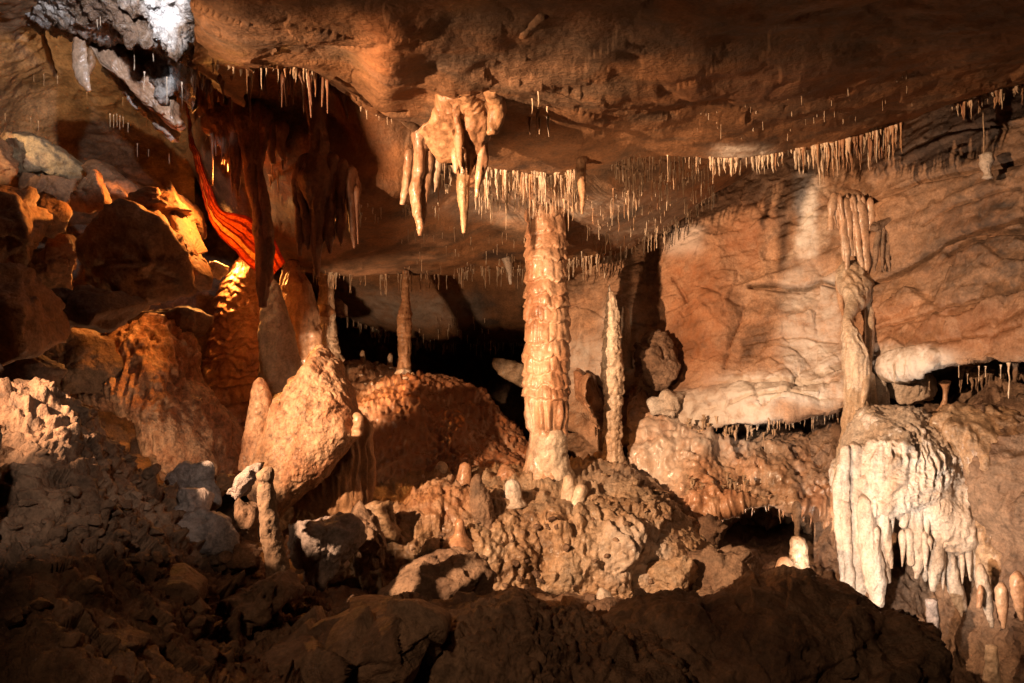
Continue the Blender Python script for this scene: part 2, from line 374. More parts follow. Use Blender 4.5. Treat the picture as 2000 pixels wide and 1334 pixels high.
def lump(name, poly, d, material, layers, thick=.6, seed=1, p=1.0, nth=None, nph=None, label=None, cat='rock', group=None, parent=None, dtop=0.0, step=3.6):
    """rounded body with a free outline (star-shaped pixel polygon); dtop leans the top backwards"""
    Pp = np.array(poly, float); c2 = (Pp.min(0) + Pp.max(0)) / 2; c = pt(c2[0], c2[1], d)
    q = Pp - c2; ang = np.arctan2(-q[:, 1], q[:, 0])
    per = np.linalg.norm(np.diff(np.vstack([Pp, Pp[:1]]), axis=0), axis=1).sum()
    nth = nth or int(np.clip(per / step, 40, 520)); nph = nph or int(np.clip(per / step / 2.6, 20, 240))
    th = np.linspace(-math.pi, math.pi, nth, endpoint=False)
    R = np.zeros(nth); k = len(q)
    for i in range(k):
        a, b = q[i] * [1, -1], q[(i + 1) % k] * [1, -1]; e = b - a
        den = np.cos(th) * e[1] - np.sin(th) * e[0]; den = np.where(np.abs(den) < 1e-9, 1e-9, den)
        t = (a[0] * e[1] - a[1] * e[0]) / den; u = (a[0] * np.sin(th) - a[1] * np.cos(th)) / den
        R = np.maximum(R, np.where((t > 0) & (u >= -1e-6) & (u <= 1 + 1e-6), t, 0))
    ker = np.array([1, 2, 3, 2, 1.]) / 9; R = np.convolve(np.r_[R[-2:], R, R[:2]], ker, 'valid') / F * d
    size = R.max(); ph = np.linspace(0.02, math.pi - .02, nph)[:, None]
    s = np.sin(ph) ** p; X = R[None] * s * np.cos(th)[None]; Z = R[None] * s * np.sin(th)[None]
    Y = -np.cos(ph) * size * thick * np.ones((1, nth)) + dtop * Z
    V = np.stack([X, Y, Z], -1) + c
    N = grid_normals(V, True)
    V = V + N * relief(V.reshape(-1, 3), layers, seed * 1.3).reshape(nph, nth, 1)
    Vf = np.concatenate([V.reshape(-1, 3), V[0].mean(0)[None], V[-1].mean(0)[None]])
    Q = grid_faces(nph, nth, True)[:, ::-1]; j = np.arange(nth); j2 = (j + 1) % nth; ne = nph * nth
    T = np.concatenate([Q[:, [0, 1, 2]], Q[:, [0, 2, 3]], np.stack([j, j2, np.full(nth, ne)], 1), np.stack([(nph - 1) * nth + j2, (nph - 1) * nth + j, np.full(nth, ne + 1)], 1)])
    o = new_obj(name, Vf, T, material, parent)
    if label: tag(o, label, cat, group)
    return o

# ================================================================ the cave itself
STR = ('strata', .16, .035, (-.30, .15, .94))
XS = [338, 372, 470, 600, 700, 820, 950, 1080, 1230, 1400, 1580, 1760, 1900, 2060, 2400]
def row(ys, ds, xs=XS):
    ds = ds if isinstance(ds, (list, tuple)) else [ds] * len(xs)
    return [(x, y, d) for x, y, d in zip(xs, ys, ds)]
n15 = lambda v: [v] * 15
ceil_rows = [
 row(n15(-1500), n15(.9), [x * 2.2 - 1100 for x in XS]),
 row(n15(-600), n15(1.6), [x * 1.5 - 500 for x in XS]),
 row(n15(-150), n15(2.5), [x * 1.1 - 60 for x in XS]),
 row([20, 30, 40, 40, 40, 40, 40, 40, 40, 40, 40, 40, 40, 30, 20], [3.9, 3.9, 3.5, 3.5, 3.5, 3.5, 3.5, 3.5, 3.5, 3.5, 3.5, 3.5, 3.4, 3.3, 3.3]),
 row([95, 100, 105, 112, 130, 165, 215, 215, 205, 205, 190, 150, 125, 90, 70], [4.4, 4.4, 4.2, 4.3, 4.7, 4.9, 5.1, 5.1, 5.0, 5.1, 4.9, 4.7, 4.5, 4.3, 4.2]),
 row([128, 130, 135, 140, 200, 250, 325, 332, 298, 312, 290, 243, 185, 140, 90], [4.7, 4.7, 4.7, 4.8, 5.4, 5.8, 6.1, 6.2, 6.2, 6.3, 6.2, 5.8, 5.2, 4.9, 4.8]),
 row([112, 115, 120, 125, 205, 262, 318, 325, 305, 300, 278, 230, 172, 128, 78], [6.0, 6.0, 5.6, 5.6, 5.7, 6.0, 6.45, 6.5, 6.4, 6.6, 6.5, 6.2, 5.7, 5.4, 5.3]),
 row([160, 180, 200, 205, 300, 335, 370, 375, 365, 318, 265, 215, 160, 115, 70], [6.5, 6.4, 6.0, 5.95, 5.95, 6.1, 6.7, 6.8, 6.8, 7.1, 7.1, 6.8, 6.3, 6., 5.8]),
 row([200, 240, 275, 330, 397, 400, 425, 430, 415, 345, 255, 205, 150, 105, 60], [6.9, 6.9, 6.5, 6.0, 6.1, 6.4, 7.3, 7.4, 7.5, 7.7, 7.7, 7.3, 6.9, 6.5, 6.2]),
 row([250, 300, 480, 532, 540, 536, 526, 520, 480, 374, 250, 200, 145, 100, 60], [7.4, 7.4, 7.6, 7.7, 8.0, 8.4, 8.6, 8.6, 8.5, 8.4, 8.4, 8.0, 7.5, 7.1, 6.7]),
 row([240, 285, 465, 512, 520, 518, 510, 505, 468, 362, 240, 190, 140, 95, 55], [7.9, 7.9, 8.0, 8.1, 8.4, 8.7, 8.9, 8.9, 8.8, 8.8, 8.8, 8.4, 7.9, 7.5, 7.1]),
 row([235, 280, 450, 530, 575, 590, 600, 600, 470, 360, 240, 190, 140, 95, 55], [8.4, 8.4, 8.4, 8.8, 9.1, 9.3, 9.4, 9.4, 9.4, 9.4, 9.4, 9., 8.5, 8., 7.6]),
 row([230, 275, 440, 560, 625, 668, 668, 650, 475, 360, 240, 190, 140, 95, 55], [10.2] * 5 + [10.1] * 5 + [9.8, 9.5, 9, 8.5, 8]),
 row([220, 270, 430, 545, 605, 648, 648, 630, 475, 360, 240, 190, 140, 95, 55], [10.8] * 15),
 row([240, 290, 440] + [640] * 12, [15.] * 15)]
jx = [0, 0, 4, -6, 8, -4, -12, -16]
for k_ in range(len(ceil_rows)):
    a_ = ceil_rows[k_][1]
    if 3 <= k_ < 10:
        x_ = a_[0] + (6, -4, 3, -8, -12, -4, 2)[k_ - 3]; ceil_rows[k_][1] = (x_, a_[1], a_[2]); dd = a_[2] + .9
        ceil_rows[k_][0] = (1000 + (x_ - 1000) * a_[2] / dd, 667 + (a_[1] - 667) * a_[2] / dd - 10, dd)
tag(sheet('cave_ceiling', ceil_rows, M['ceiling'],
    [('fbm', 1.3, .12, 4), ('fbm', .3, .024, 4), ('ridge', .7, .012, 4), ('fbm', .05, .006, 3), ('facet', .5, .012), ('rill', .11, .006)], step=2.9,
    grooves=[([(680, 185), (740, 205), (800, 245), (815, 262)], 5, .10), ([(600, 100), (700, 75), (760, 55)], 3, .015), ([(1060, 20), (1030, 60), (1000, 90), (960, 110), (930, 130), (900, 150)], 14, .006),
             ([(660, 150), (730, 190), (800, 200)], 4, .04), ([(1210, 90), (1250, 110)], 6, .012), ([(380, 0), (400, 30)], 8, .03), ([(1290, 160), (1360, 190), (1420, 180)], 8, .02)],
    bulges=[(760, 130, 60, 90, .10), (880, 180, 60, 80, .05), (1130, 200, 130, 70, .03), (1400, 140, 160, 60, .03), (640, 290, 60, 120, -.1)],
    stains=[(470, 60, 120, 60, .6, 'shade_and_stain'), (900, 70, 90, 60, .6, 'shade_and_stain'), (1500, 60, 500, 50, .6, 'shade_and_stain'), (1540, 200, 90, 40, .45, 'shade_and_stain'), (1480, 150, 200, 40, .4, 'rust'), (690, 300, 90, 90, .6, 'rust'), (760, 60, 60, 60, .5, 'rust'), (1450, 300, 60, 14, .9, 'stain'), (1120, 400, 260, 30, .35, 'stain'), (800, 600, 140, 30, .4, 'stain'), (1250, 450, 120, 30, .4, 'stain')]), kind='structure')  # dark patches along the top and upper left paint in unlit ceiling

XW = [1080, 1130, 1180, 1300, 1420, 1540, 1650, 1760, 1880, 2060, 2400]
wall_rows = [
 row([430, 425, 420, 380, 300, 230, 180, 150, 110, 60, 0], [9.6, 9.6, 9.5, 9.0, 8.8, 8.4, 8.1, 7.5, 7.0, 6.5, 6.0], XW),
 row([500, 495, 480, 450, 400, 380, 340, 300, 260, 220, 160], [9.3, 9.3, 9.2, 8.7, 8.5, 8.1, 7.8, 7.2, 6.8, 6.3, 5.8], XW),
 row([600, 600, 600, 590, 570, 565, 560, 530, 480, 430, 370], [9.1, 9.1, 9.0, 8.6, 8.3, 7.95, 7.6, 7.1, 6.6, 6.0, 5.4], XW),
 row([700, 700, 700, 690, 680, 680, 670, 640, 600, 560, 500], [9.0, 9.0, 8.8, 8.5, 8.1, 7.75, 7.5, 6.95, 6.4, 5.8, 5.2], XW),
 row([760, 770, 780, 770, 735, 738, 730, 716, 709, 686, 650], [8.9, 8.8, 8.7, 8.3, 7.9, 7.55, 7.3, 6.8, 6.3, 5.6, 5.0], XW),
 row([800, 810, 830, 815, 800, 790, 788, 712, 703, 680, 644], [8.9, 8.7, 8.55, 8.15, 7.75, 7.4, 7.2, 7.3, 6.9, 6.3, 5.6], XW),
 row([830, 840, 880, 850, 835, 812, 800, 725, 715, 700, 670], [8.9, 8.6, 8.45, 8.1, 7.7, 7.4, 7.3, 7.9, 7.6, 7.0, 6.2], XW),
 row([830, 835, 870, 845, 820, 800, 790, 780, 770, 760, 740], [9.3, 9.0, 8.9, 8.5, 8.2, 8.2, 8.0, 8.3, 8.0, 7.5, 6.7], XW),
 row([1000, 1000, 1000, 1000, 1000, 1000, 1000, 1000, 1000, 1000, 1000], [10] * 7 + [9, 8.6, 8.2, 7.5], XW)]
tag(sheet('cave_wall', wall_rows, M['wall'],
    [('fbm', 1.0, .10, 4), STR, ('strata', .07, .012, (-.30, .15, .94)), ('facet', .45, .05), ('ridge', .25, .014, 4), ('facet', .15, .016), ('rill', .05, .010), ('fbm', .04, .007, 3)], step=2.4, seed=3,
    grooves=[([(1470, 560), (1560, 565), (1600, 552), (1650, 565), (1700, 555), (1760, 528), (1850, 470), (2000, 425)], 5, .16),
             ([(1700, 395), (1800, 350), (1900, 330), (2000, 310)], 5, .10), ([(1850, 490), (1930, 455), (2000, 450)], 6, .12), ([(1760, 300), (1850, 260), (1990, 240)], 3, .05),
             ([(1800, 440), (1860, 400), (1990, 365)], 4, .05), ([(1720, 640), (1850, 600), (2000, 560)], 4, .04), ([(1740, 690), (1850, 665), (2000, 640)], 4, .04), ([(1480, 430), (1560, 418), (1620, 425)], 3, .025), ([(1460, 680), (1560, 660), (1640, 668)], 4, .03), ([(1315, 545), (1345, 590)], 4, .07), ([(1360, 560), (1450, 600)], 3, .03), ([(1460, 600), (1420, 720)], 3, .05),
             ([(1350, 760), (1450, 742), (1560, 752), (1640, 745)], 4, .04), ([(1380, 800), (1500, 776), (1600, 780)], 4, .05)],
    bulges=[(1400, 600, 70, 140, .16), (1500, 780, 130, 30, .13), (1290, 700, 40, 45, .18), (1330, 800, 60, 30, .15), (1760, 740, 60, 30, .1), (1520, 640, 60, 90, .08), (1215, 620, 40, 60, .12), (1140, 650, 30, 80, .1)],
    stains=[(1575, 430, 22, 80, 1.3, 'stain'), (1570, 610, 40, 90, .7, 'stain'), (1620, 600, 26, 70, .8, 'stain'), (1340, 470, 40, 30, 1.2, 'stain'), (1160, 720, 60, 60, .6, 'stain'), (1290, 830, 60, 40, 1.2, 'stain'), (1590, 700, 60, 60, .9, 'stain'), (1520, 765, 130, 32, 1.4, 'stain'), (1420, 800, 100, 36, 1.4, 'stain'), (1780, 705, 80, 26, 1.3, 'stain'), (1220, 680, 40, 90, .5, 'stain'), (1360, 600, 70, 180, .5, 'rust'), (1450, 470, 40, 60, .5, 'rust'), (1900, 520, 180, 60, .5, 'shade_and_stain'), (1950, 330, 120, 130, .4, 'shade_and_stain'), (1850, 640, 200, 50, .35, 'rust'), (1960, 420, 170, 260, .75, 'shade_and_stain'), (1800, 300, 120, 60, .5, 'shade_and_stain')]), kind='structure')  # right end darkened in colour to stand for the flood lamp's falloff

XL = [-500, -200, 0, 80, 160, 240, 310, 350, 380]
left_rows = [
 row([-500] * 9, [2.6, 2.8, 3., 3.1, 3.3, 3.5, 3.6, 3.7, 3.7], XL),
 row([-100, -60, -40, -30, -20, -20, -20, -20, -20], [4.0, 4.3, 4.7, 5.0, 5.2, 5.2, 5.1, 5.0, 5.0], XL),
 row([60, 60, 60, 60, 60, 60, 70, 70, 70], [4.6, 5.0, 5.6, 5.9, 5.9, 5.7, 5.5, 5.5, 5.5], XL),
 row([150, 150, 150, 150, 150, 140, 140, 140, 140], [4.9, 5.4, 6.2, 6.5, 6.6, 6.4, 6.0, 5.9, 5.9], XL),
 row([260, 260, 255, 255, 255, 250, 250, 250, 250], [5.3, 5.8, 6.6, 6.9, 7.1, 7.2, 7.1, 7.0, 7.0], XL),
 row([360, 360, 350, 345, 345, 340, 335, 330, 330], [5.6, 6.1, 7.0, 7.3, 7.5, 7.6, 7.6, 7.5, 7.5], XL),
 row([500, 500, 500, 500, 500, 500, 500, 500, 500], [6.3, 6.8, 7.8, 8.2, 8.5, 8.7, 9, 9, 9], XL)]
tag(sheet('cave_wall', left_rows, M['greywall'],
    [('fbm', .9, .10, 4), ('strata', .13, .03, (.1, 0, 1)), ('ridge', .3, .03, 4), ('rill', .06, .014), ('fbm', .05, .008, 3)], step=2.2, seed=5,
    grooves=[([(75, 0), (85, 60), (110, 130)], 5, .05)], bulges=[(230, 110, 120, 60, .15)]), kind='structure')

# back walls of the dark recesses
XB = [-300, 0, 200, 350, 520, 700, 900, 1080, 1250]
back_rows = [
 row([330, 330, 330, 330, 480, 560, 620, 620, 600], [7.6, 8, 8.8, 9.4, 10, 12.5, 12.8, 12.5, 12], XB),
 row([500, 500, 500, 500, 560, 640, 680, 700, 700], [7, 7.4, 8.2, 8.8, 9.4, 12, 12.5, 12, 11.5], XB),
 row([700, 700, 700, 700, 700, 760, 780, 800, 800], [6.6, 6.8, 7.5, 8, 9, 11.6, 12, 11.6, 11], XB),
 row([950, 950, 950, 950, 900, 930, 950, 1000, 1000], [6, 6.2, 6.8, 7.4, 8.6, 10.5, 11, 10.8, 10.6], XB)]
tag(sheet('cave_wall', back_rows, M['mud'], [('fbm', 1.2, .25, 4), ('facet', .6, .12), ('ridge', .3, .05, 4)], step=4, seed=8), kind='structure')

# floor of the cave
XF = [-1400, -600, 0, 500, 1000, 1400, 1640, 1760, 2600]
fl_rows = [row([880] * 9, [13.] * 9, [x * .7 + 300 for x in XF]),
 row([990, 990, 995, 1000, 1010, 1040, 1060, 1300, 1300], [8.6] * 9, XF), row([1090, 1090, 1100, 1120, 1140, 1150, 1160, 1400, 1400], [6.6] * 9, XF),
 row([1200] * 7 + [1520, 1520], [5.3, 5.3, 5.3, 5.3, 5.35, 5.5, 5.5, 5.3, 5.3], XF), row([1420] * 7 + [1850, 1850], [3.8] * 9, XF), row([2100] * 7 + [2600] * 2, [2.0] * 9, XF), row([4200] * 9, [.9] * 9, [x * 3 - 2000 for x in XF])]
tag(sheet('cave_floor', fl_rows, M['mud'], [('fbm', .9, .12, 4), ('facet', .22, .05), ('pop', .06, .02), ('ridge', .12, .03, 3)], step=5, seed=2), kind='structure')

# near slope of rubble at lower left
XP = [-600, -300, -120, 0, 60, 105, 160, 250, 335, 420, 560, 720]
pile_rows = [
 row([1150, 1100, 950, 900, 890, 900, 930, 1010, 1060, 1120, 1200, 1260], [4.7] * 12, XP),
 row([1010, 930, 830, 775, 752, 762, 812, 925, 968, 1060, 1150, 1215], [3.6, 3.7, 3.9, 4.0, 4.1, 4.1, 4.1, 4.2, 4.3, 4.3, 4.2, 4.2], XP),
 row([1080, 1000, 900, 860, 850, 860, 900, 985, 1040, 1110, 1190, 1240], [3.3, 3.35, 3.5, 3.55, 3.6, 3.65, 3.7, 3.8, 3.9, 4, 4, 4], XP),
 row([1200, 1120, 1040, 1020, 1015, 1020, 1040, 1080, 1120, 1180, 1240, 1280], [2.9, 2.95, 3.05, 3.1, 3.1, 3.15, 3.2, 3.3, 3.4, 3.6, 3.7, 3.7], XP),
 row([1500, 1400, 1330, 1310, 1300, 1300, 1300, 1310, 1320, 1340, 1360, 1380], [2.3, 2.35, 2.4, 2.4, 2.4, 2.4, 2.45, 2.55, 2.7, 2.9, 3.1, 3.2], XP),
 row([2200, 2100, 2000, 1950, 1950, 1950, 1950, 1950, 1950, 1950, 1950, 1950], [1.7] * 12, XP)]
for r_ in pile_rows:
    for k_, (x_, y_, d_) in enumerate(r_): r_[k_] = (x_, y_, d_ * (.95 + .05 * min(1, max(0, (x_ - 160) / 260))))
tag(sheet('rubble_slope', pile_rows, M['boulder'], [('fbm', .5, .07, 4), ('pop', .06, .04), ('pop', .026, .016), ('facet', .16, .05), ('ridge', .12, .03, 4), ('fbm', .03, .006, 3)], step=2.4, seed=4), kind='structure')

# slope behind the big cone
XM = [560, 640, 720, 800, 860, 940, 1030, 1120]
midm_rows = [
 row([800, 770, 770, 810, 800, 850, 930, 1000], [9.2, 9.6, 9.8, 9.6, 9.4, 9.2, 9, 9], XM),
 row([740, 722, 718, 745, 738, 790, 868, 930], [8.2, 8.7, 8.9, 8.6, 8.6, 8.5, 8.3, 8.3], XM),
 row([800, 780, 770, 765, 790, 850, 910, 960], [7.5, 7.8, 8.0, 7.9, 8.0, 8.0, 7.9, 7.9], XM),
 row([850, 840, 825, 815, 840, 880, 930, 980], [7.1, 7.3, 7.4, 7.5, 7.6, 7.6, 7.6, 7.6], XM),
 row([960, 960, 950, 940, 940, 950, 970, 1000], [6.9, 7, 7.1, 7.1, 7.2, 7.2, 7.3, 7.4], XM),
 row([1100] * 8, [6.6] * 8, XM)]
tag(sheet('flowstone_slope', midm_rows, M['flow'], [('fbm', .6, .07, 4), ('flute', .06, .035), ('ridge', .18, .05, 4), ('pop', .05, .015)], step=2.4, seed=6,
    stains=[(900, 860, 160, 90, .8, 'shade_and_stain'), (900, 850, 200, 120, .7, 'rust')]), kind='structure')  # dark patch paints the shade lying over this slope, rust its red tone

# central mound carrying the tall column
XC = [600, 680, 760, 830, 900, 980, 1060, 1130, 1200, 1280, 1345, 1400]
mound_rows = [
 row([1060, 1040, 1010, 985, 970, 960, 950, 940, 935, 990, 1050, 1110], [7.8] * 12, XC),
 row([1030, 1000, 958, 930, 925, 930, 922, 912, 908, 955, 1015, 1080], [6.7, 6.8, 7.0, 7.1, 7.2, 7.3, 7.5, 7.7, 7.8, 7.4, 7.1, 6.9], XC),
 row([1045, 1020, 985, 965, 958, 965, 965, 960, 960, 990, 1040, 1095], [6.3, 6.4, 6.6, 6.7, 6.75, 6.8, 6.85, 6.9, 6.9, 6.9, 6.8, 6.7], XC),
 row([1075, 1060, 1030, 1010, 1000, 1010, 1015, 1015, 1015, 1030, 1060, 1110], [6.1, 6.15, 6.2, 6.3, 6.4, 6.45, 6.5, 6.5, 6.55, 6.6, 6.6, 6.6], XC),
 row([1110, 1100, 1085, 1075, 1075, 1075, 1085, 1090, 1090, 1095, 1100, 1130], [6, 6, 6, 6.05, 6.1, 6.2, 6.3, 6.3, 6.3, 6.4, 6.4, 6.5], XC),
 row([1140, 1140, 1140, 1140, 1140, 1145, 1155, 1165, 1165, 1155, 1140, 1150], [5.9, 5.9, 5.95, 6, 6.05, 6.1, 6.2, 6.2, 6.2, 6.3, 6.4, 6.5], XC),
 row([1200] * 12, [6.1] * 12, XC)]
tag(sheet('flowstone_mound', mound_rows, M['mound'], [('fbm', .5, .08, 4), ('facet', .25, .05), ('facet', .09, .014), ('flute', .09, .014), ('pop', .045, .016), ('pop', .1, .02), ('ridge', .2, .04, 4), ('ridge', .08, .012, 3), ('fbm', .03, .006, 3)], step=2.2, seed=9,
    stains=[(850, 990, 80, 40, .5, 'rust'), (1240, 1090, 70, 50, .6, 'stain'), (1100, 1000, 200, 18, .3, 'shade_and_stain'), (1220, 940, 90, 25, .3, 'stain')],
    bulges=[(850, 1000, 50, 30, .10), (730, 1005, 35, 30, .08), (1080, 1030, 50, 50, .1), (1220, 1060, 60, 60, .12), (1110, 1120, 40, 40, .08)]), kind='structure')

# rugged wall under the pale ledge, with the low black hollow
XA = [1230, 1290, 1350, 1400, 1450, 1510, 1570, 1640, 1720]
arch_rows = [
 row([770, 790, 830, 860, 850, 850, 850, 850, 850], [8.5, 8.3, 8.1, 8.6, 9.0, 9.0, 9.0, 8.9, 8.8], XA),
 row([790, 810, 845, 870, 862, 852, 860, 865, 870], [8.3, 8.0, 7.8, 7.8, 8.0, 8.1, 8.0, 7.8, 7.7], XA),
 row([860, 880, 910, 915, 905, 890, 900, 920, 930], [8.0, 7.7, 7.5, 7.5, 7.6, 7.6, 7.55, 7.5, 7.4], XA),
 row([930, 940, 960, 965, 955, 950, 955, 980, 1000], [7.7, 7.5, 7.3, 7.25, 7.3, 7.3, 7.3, 7.2, 7.1], XA),
 row([970, 990, 1010, 1000, 985, 990, 1000, 1040, 1080], [7.6, 7.4, 7.2, 7.2, 7.2, 7.2, 7.2, 7.1, 7.0], XA),
 row([1000, 1020, 1040, 985, 965, 975, 985, 1030, 1100], [7.5, 7.3, 7.2, 7.8, 8.2, 8.2, 8.2, 7.5, 7.1], XA),
 row([1100, 1110, 1110, 1090, 1080, 1080, 1080, 1090, 1130], [7.4, 7.3, 7.3, 9.0, 9.4, 9.4, 9.2, 8.4, 7.3], XA),
 row([1200] * 9, [7.5, 7.4, 7.4, 8.6, 9.2, 9.2, 8.8, 8.0, 7.3], XA)]
tag(sheet('cave_wall', arch_rows, M['flow'], [('fbm', .5, .09, 4), ('flute', .09, .028), ('ridge', .22, .06, 4), ('facet', .25, .05), ('facet', .09, .012), ('fbm', .03, .006, 3)], step=2.4, seed=12,
    stains=[(1400, 850, 130, 50, .8, 'stain'), (1280, 900, 60, 90, .6, 'stain'), (1560, 930, 90, 70, .5, 'shade_and_stain')]), kind='structure')

# wall behind and below the big white flowstone at right
XR = [1590, 1660, 1740, 1820, 1900, 1980, 2080, 2400]
rr_rows = [
 row([800, 800, 790, 800, 790, 780, 770, 750], [8.0, 7.9, 7.8, 7.5, 7.3, 7.0, 6.6, 6.0], XR),
 row([880, 870, 850, 840, 830, 825, 810, 800], [7.6, 7.4, 7.2, 7.0, 6.7, 6.4, 6.0, 5.4], XR),
 row([980] * 8, [7.3, 7.2, 7.1, 6.9, 6.5, 6.0, 5.6, 5.0], XR),
 row([1080] * 8, [7.1, 7.0, 6.9, 6.8, 6.5, 6.0, 5.5, 4.8], XR),
 row([1180] * 8, [6.8, 6.7, 6.6, 6.6, 6.4, 6.0, 5.4, 4.7], XR),
 row([1340] * 8, [6.3, 6.3, 6.2, 6.2, 6.1, 5.8, 5.2, 4.5], XR),
 row([1600] * 8, [5.0] * 8, XR)]
tag(sheet('cave_wall', rr_rows, M['mud'], [('fbm', .6, .10, 4), ('flute', .10, .05), ('ridge', .2, .06, 4), ('pop', .06, .02), ('fbm', .03, .006, 3)], step=2.1, seed=14,
    bulges=[(1960, 900, 60, 120, .25), (1900, 1250, 70, 50, .1)]), kind='structure')

# rock mass added out of view, shading the left stalactites from the lamp
tag(lump('upper_lamp_blocker', [(-520, 60), (-300, 0), (-60, 20), (-48, 200), (-52, 370), (-100, 425), (-200, 460), (-300, 640), (-420, 660), (-500, 500)], 3.5, M['ceiling'], [('fbm', .4, .05, 4), ('ridge', .2, .03, 3)], thick=.3, seed=71, step=18),
    'added bank of brown rock blocking lamp light just outside the left edge of the view', 'rock')

tag(lump('lower_lamp_blocker', [(-580, 600), (-575, 500), (-560, 480), (-470, 470), (-380, 455), (-250, 462), (-120, 458), (-30, 480), (-15, 700), (-15, 1000), (-15, 1250), (-610, 1250)], 2.6, M['mud'], [('fbm', .3, .04, 4), ('facet', .15, .03)], thick=.15, seed=72, step=18, p=.6),  # unseen rock added to hold the flood lamp off the foreground
    'added brown rock blocking the flood lamp just outside the left edge of the view', 'rock')

# ================================================================ columns and stalagmites
RG = [('ridge', .08, .012, 3), ('fbm', .035, .006, 3)]
def tiers(bounds, amp=.09, nfl=17, fl=.03, seed=0, fl_zone=None, skew=.02):
    B = np.array(sorted(bounds))
    def f(th, t):
        sh = t.shape; P = np.stack([np.cos(th) * 1.3, np.sin(th) * 1.3, t * 9 + seed], -1).reshape(-1, 3)
        tt = t + skew * fbm(P, 3).reshape(sh)
        i = np.clip(np.searchsorted(B, tt), 1, len(B) - 1); u = np.clip((tt - B[i - 1]) / (B[i] - B[i - 1]), 0, 1)
        saw = np.where(u < .86, (u / .86) ** .6, 1 - (u - .86) / .14)
        aa = amp * (.6 + .8 * PERM[(i * 31 + int(seed)) & 255] / 255.)
        Q = np.stack([np.cos(th) * nfl / 6.3, np.sin(th) * nfl / 6.3, i * 3.1 + t * 2.5], -1).reshape(-1, 3)
        fm = np.abs(perlin(Q)).reshape(sh) * 2.2
        g = np.ones(sh) if fl_zone is None else .35 + sstep(fl_zone[0], fl_zone[0] + .03, t) * (1 - sstep(fl_zone[1], fl_zone[1] + .02, t))
        return 1 + aa * (saw - .5) - fl * g * np.clip(1 - fm * 1.4, 0, 1) * (.4 + saw)
    return f
def T(y, a, b): return (y - a) / (b - a)
A0, A1 = 392, 942
c = empty('tall_column', pt(1068, 935, 7.15), 'tall thick wet orange tiered column standing on the central mound', 'column')
loft('shaft', [(1062, 392, 36), (1064, 405, 39), (1066, 450, 38.5), (1066, 520, 39), (1067, 565, 41), (1068, 600, 43), (1067, 660, 42.5), (1066, 700, 44), (1067, 760, 45), (1068, 800, 43), (1068, 840, 38.5), (1067, 880, 37), (1066, 915, 40), (1068, 942, 50)], 7.15, M['flow'],
     [('fbm', .3, .04, 3), ('fbm', .1, .012, 2), ('fbm', .03, .003, 2)], rings=240, sides=150, shape=tiers([0] + [T(y, A0, A1) for y in (430, 460, 486, 512, 548, 582, 606, 630, 668, 700, 730, 756, 776, 846)] + [1], .17, 15, .12, 3, (.70, .815), .045), parent=c)
loft('base', [(1080, 826, 14), (1076, 846, 31), (1074, 870, 33.5), (1074, 895, 35), (1078, 918, 36), (1084, 940, 40), (1092, 962, 34)], 7.12, M['pale'], [('fbm', .08, .02, 3), ('pop', .05, .012)], parent=c)
c = empty('slender_column', pt(1197, 900, 7.7), 'slender pale knobbly column just right of the tall orange column', 'column')
loft('shaft', [(1191, 570, 5), (1194, 590, 9), (1196, 610, 13), (1195, 650, 16), (1196, 700, 19), (1196, 740, 20), (1198, 770, 18), (1196, 800, 17), (1197, 840, 17), (1197, 875, 18), (1198, 905, 22)], 7.7, M['pale'],
     [('fbm', .07, .022, 3), ('pop', .05, .012), ('fbm', .03, .006, 2)], rings=200, sides=90, shape=tiers([0, .1, .2, .27, .36, .45, .52, .6, .66, .75, .86, 1], .16, 9, .1, 6), parent=c)
loft('tip', [(1190, 556, 1.5), (1191, 575, 4), (1194, 600, 8)], 7.7, M['white'], [('fbm', .03, .006)], parent=c)
tag(loft('stalagmite', [(1219, 598, 2.5), (1221, 610, 6), (1222, 640, 8), (1221, 680, 10), (1222, 720, 14)], 8.3, M['white'], RG), 'thin white stalagmite on the wall ledge right of the slender column', 'stalagmite')
c = empty('pale_column', pt(645, 705, 8.1), 'pale grey column joining ceiling and slope behind the orange cone', 'column')
loft('shaft', [(637, 532, 17), (638, 560, 14), (637, 590, 15), (634, 612, 20), (634, 640, 21), (636, 665, 22), (642, 690, 22), (648, 712, 26)], 8.1, M['pale'], RG, rings=130, sides=90,
     shape=tiers([0, .15, .4, .52, .7, .8, .9, 1], .12, 10, .12, 8), parent=c)
loft('collar', [(634, 596, 16), (633, 606, 21.5), (632, 618, 20)], 8.08, M['strawdark'], [('fbm', .06, .012)], parent=c)
c = empty('brown_column', pt(790, 765, 8.2), 'thin column with dark upper half and pale foot on the slope', 'column')
loft('shaft', [(793, 528, 7), (792, 560, 6.5), (792, 590, 8.5), (791, 600, 11), (790, 620, 14), (790, 650, 13), (790, 690, 12), (789, 720, 13), (789, 745, 16), (790, 766, 20)], 8.2, M['strawdark'], [('fbm', .07, .016, 3), ('pop', .05, .008)], rings=140, sides=60,
     shape=tiers([0, .25, .38, .55, .7, .85, 1], .14, 8, .08, 11), parent=c)
loft('foot', [(789, 722, 13), (788, 740, 17), (790, 755, 20), (792, 768, 22)], 8.15, M['pale'], [('pop', .06, .02)], parent=c)
loft('knob', [(806, 728, 3), (806, 738, 5.5), (804, 752, 7), (802, 765, 8)], 8.1, M['pale'], [('fbm', .04, .008)], parent=c)

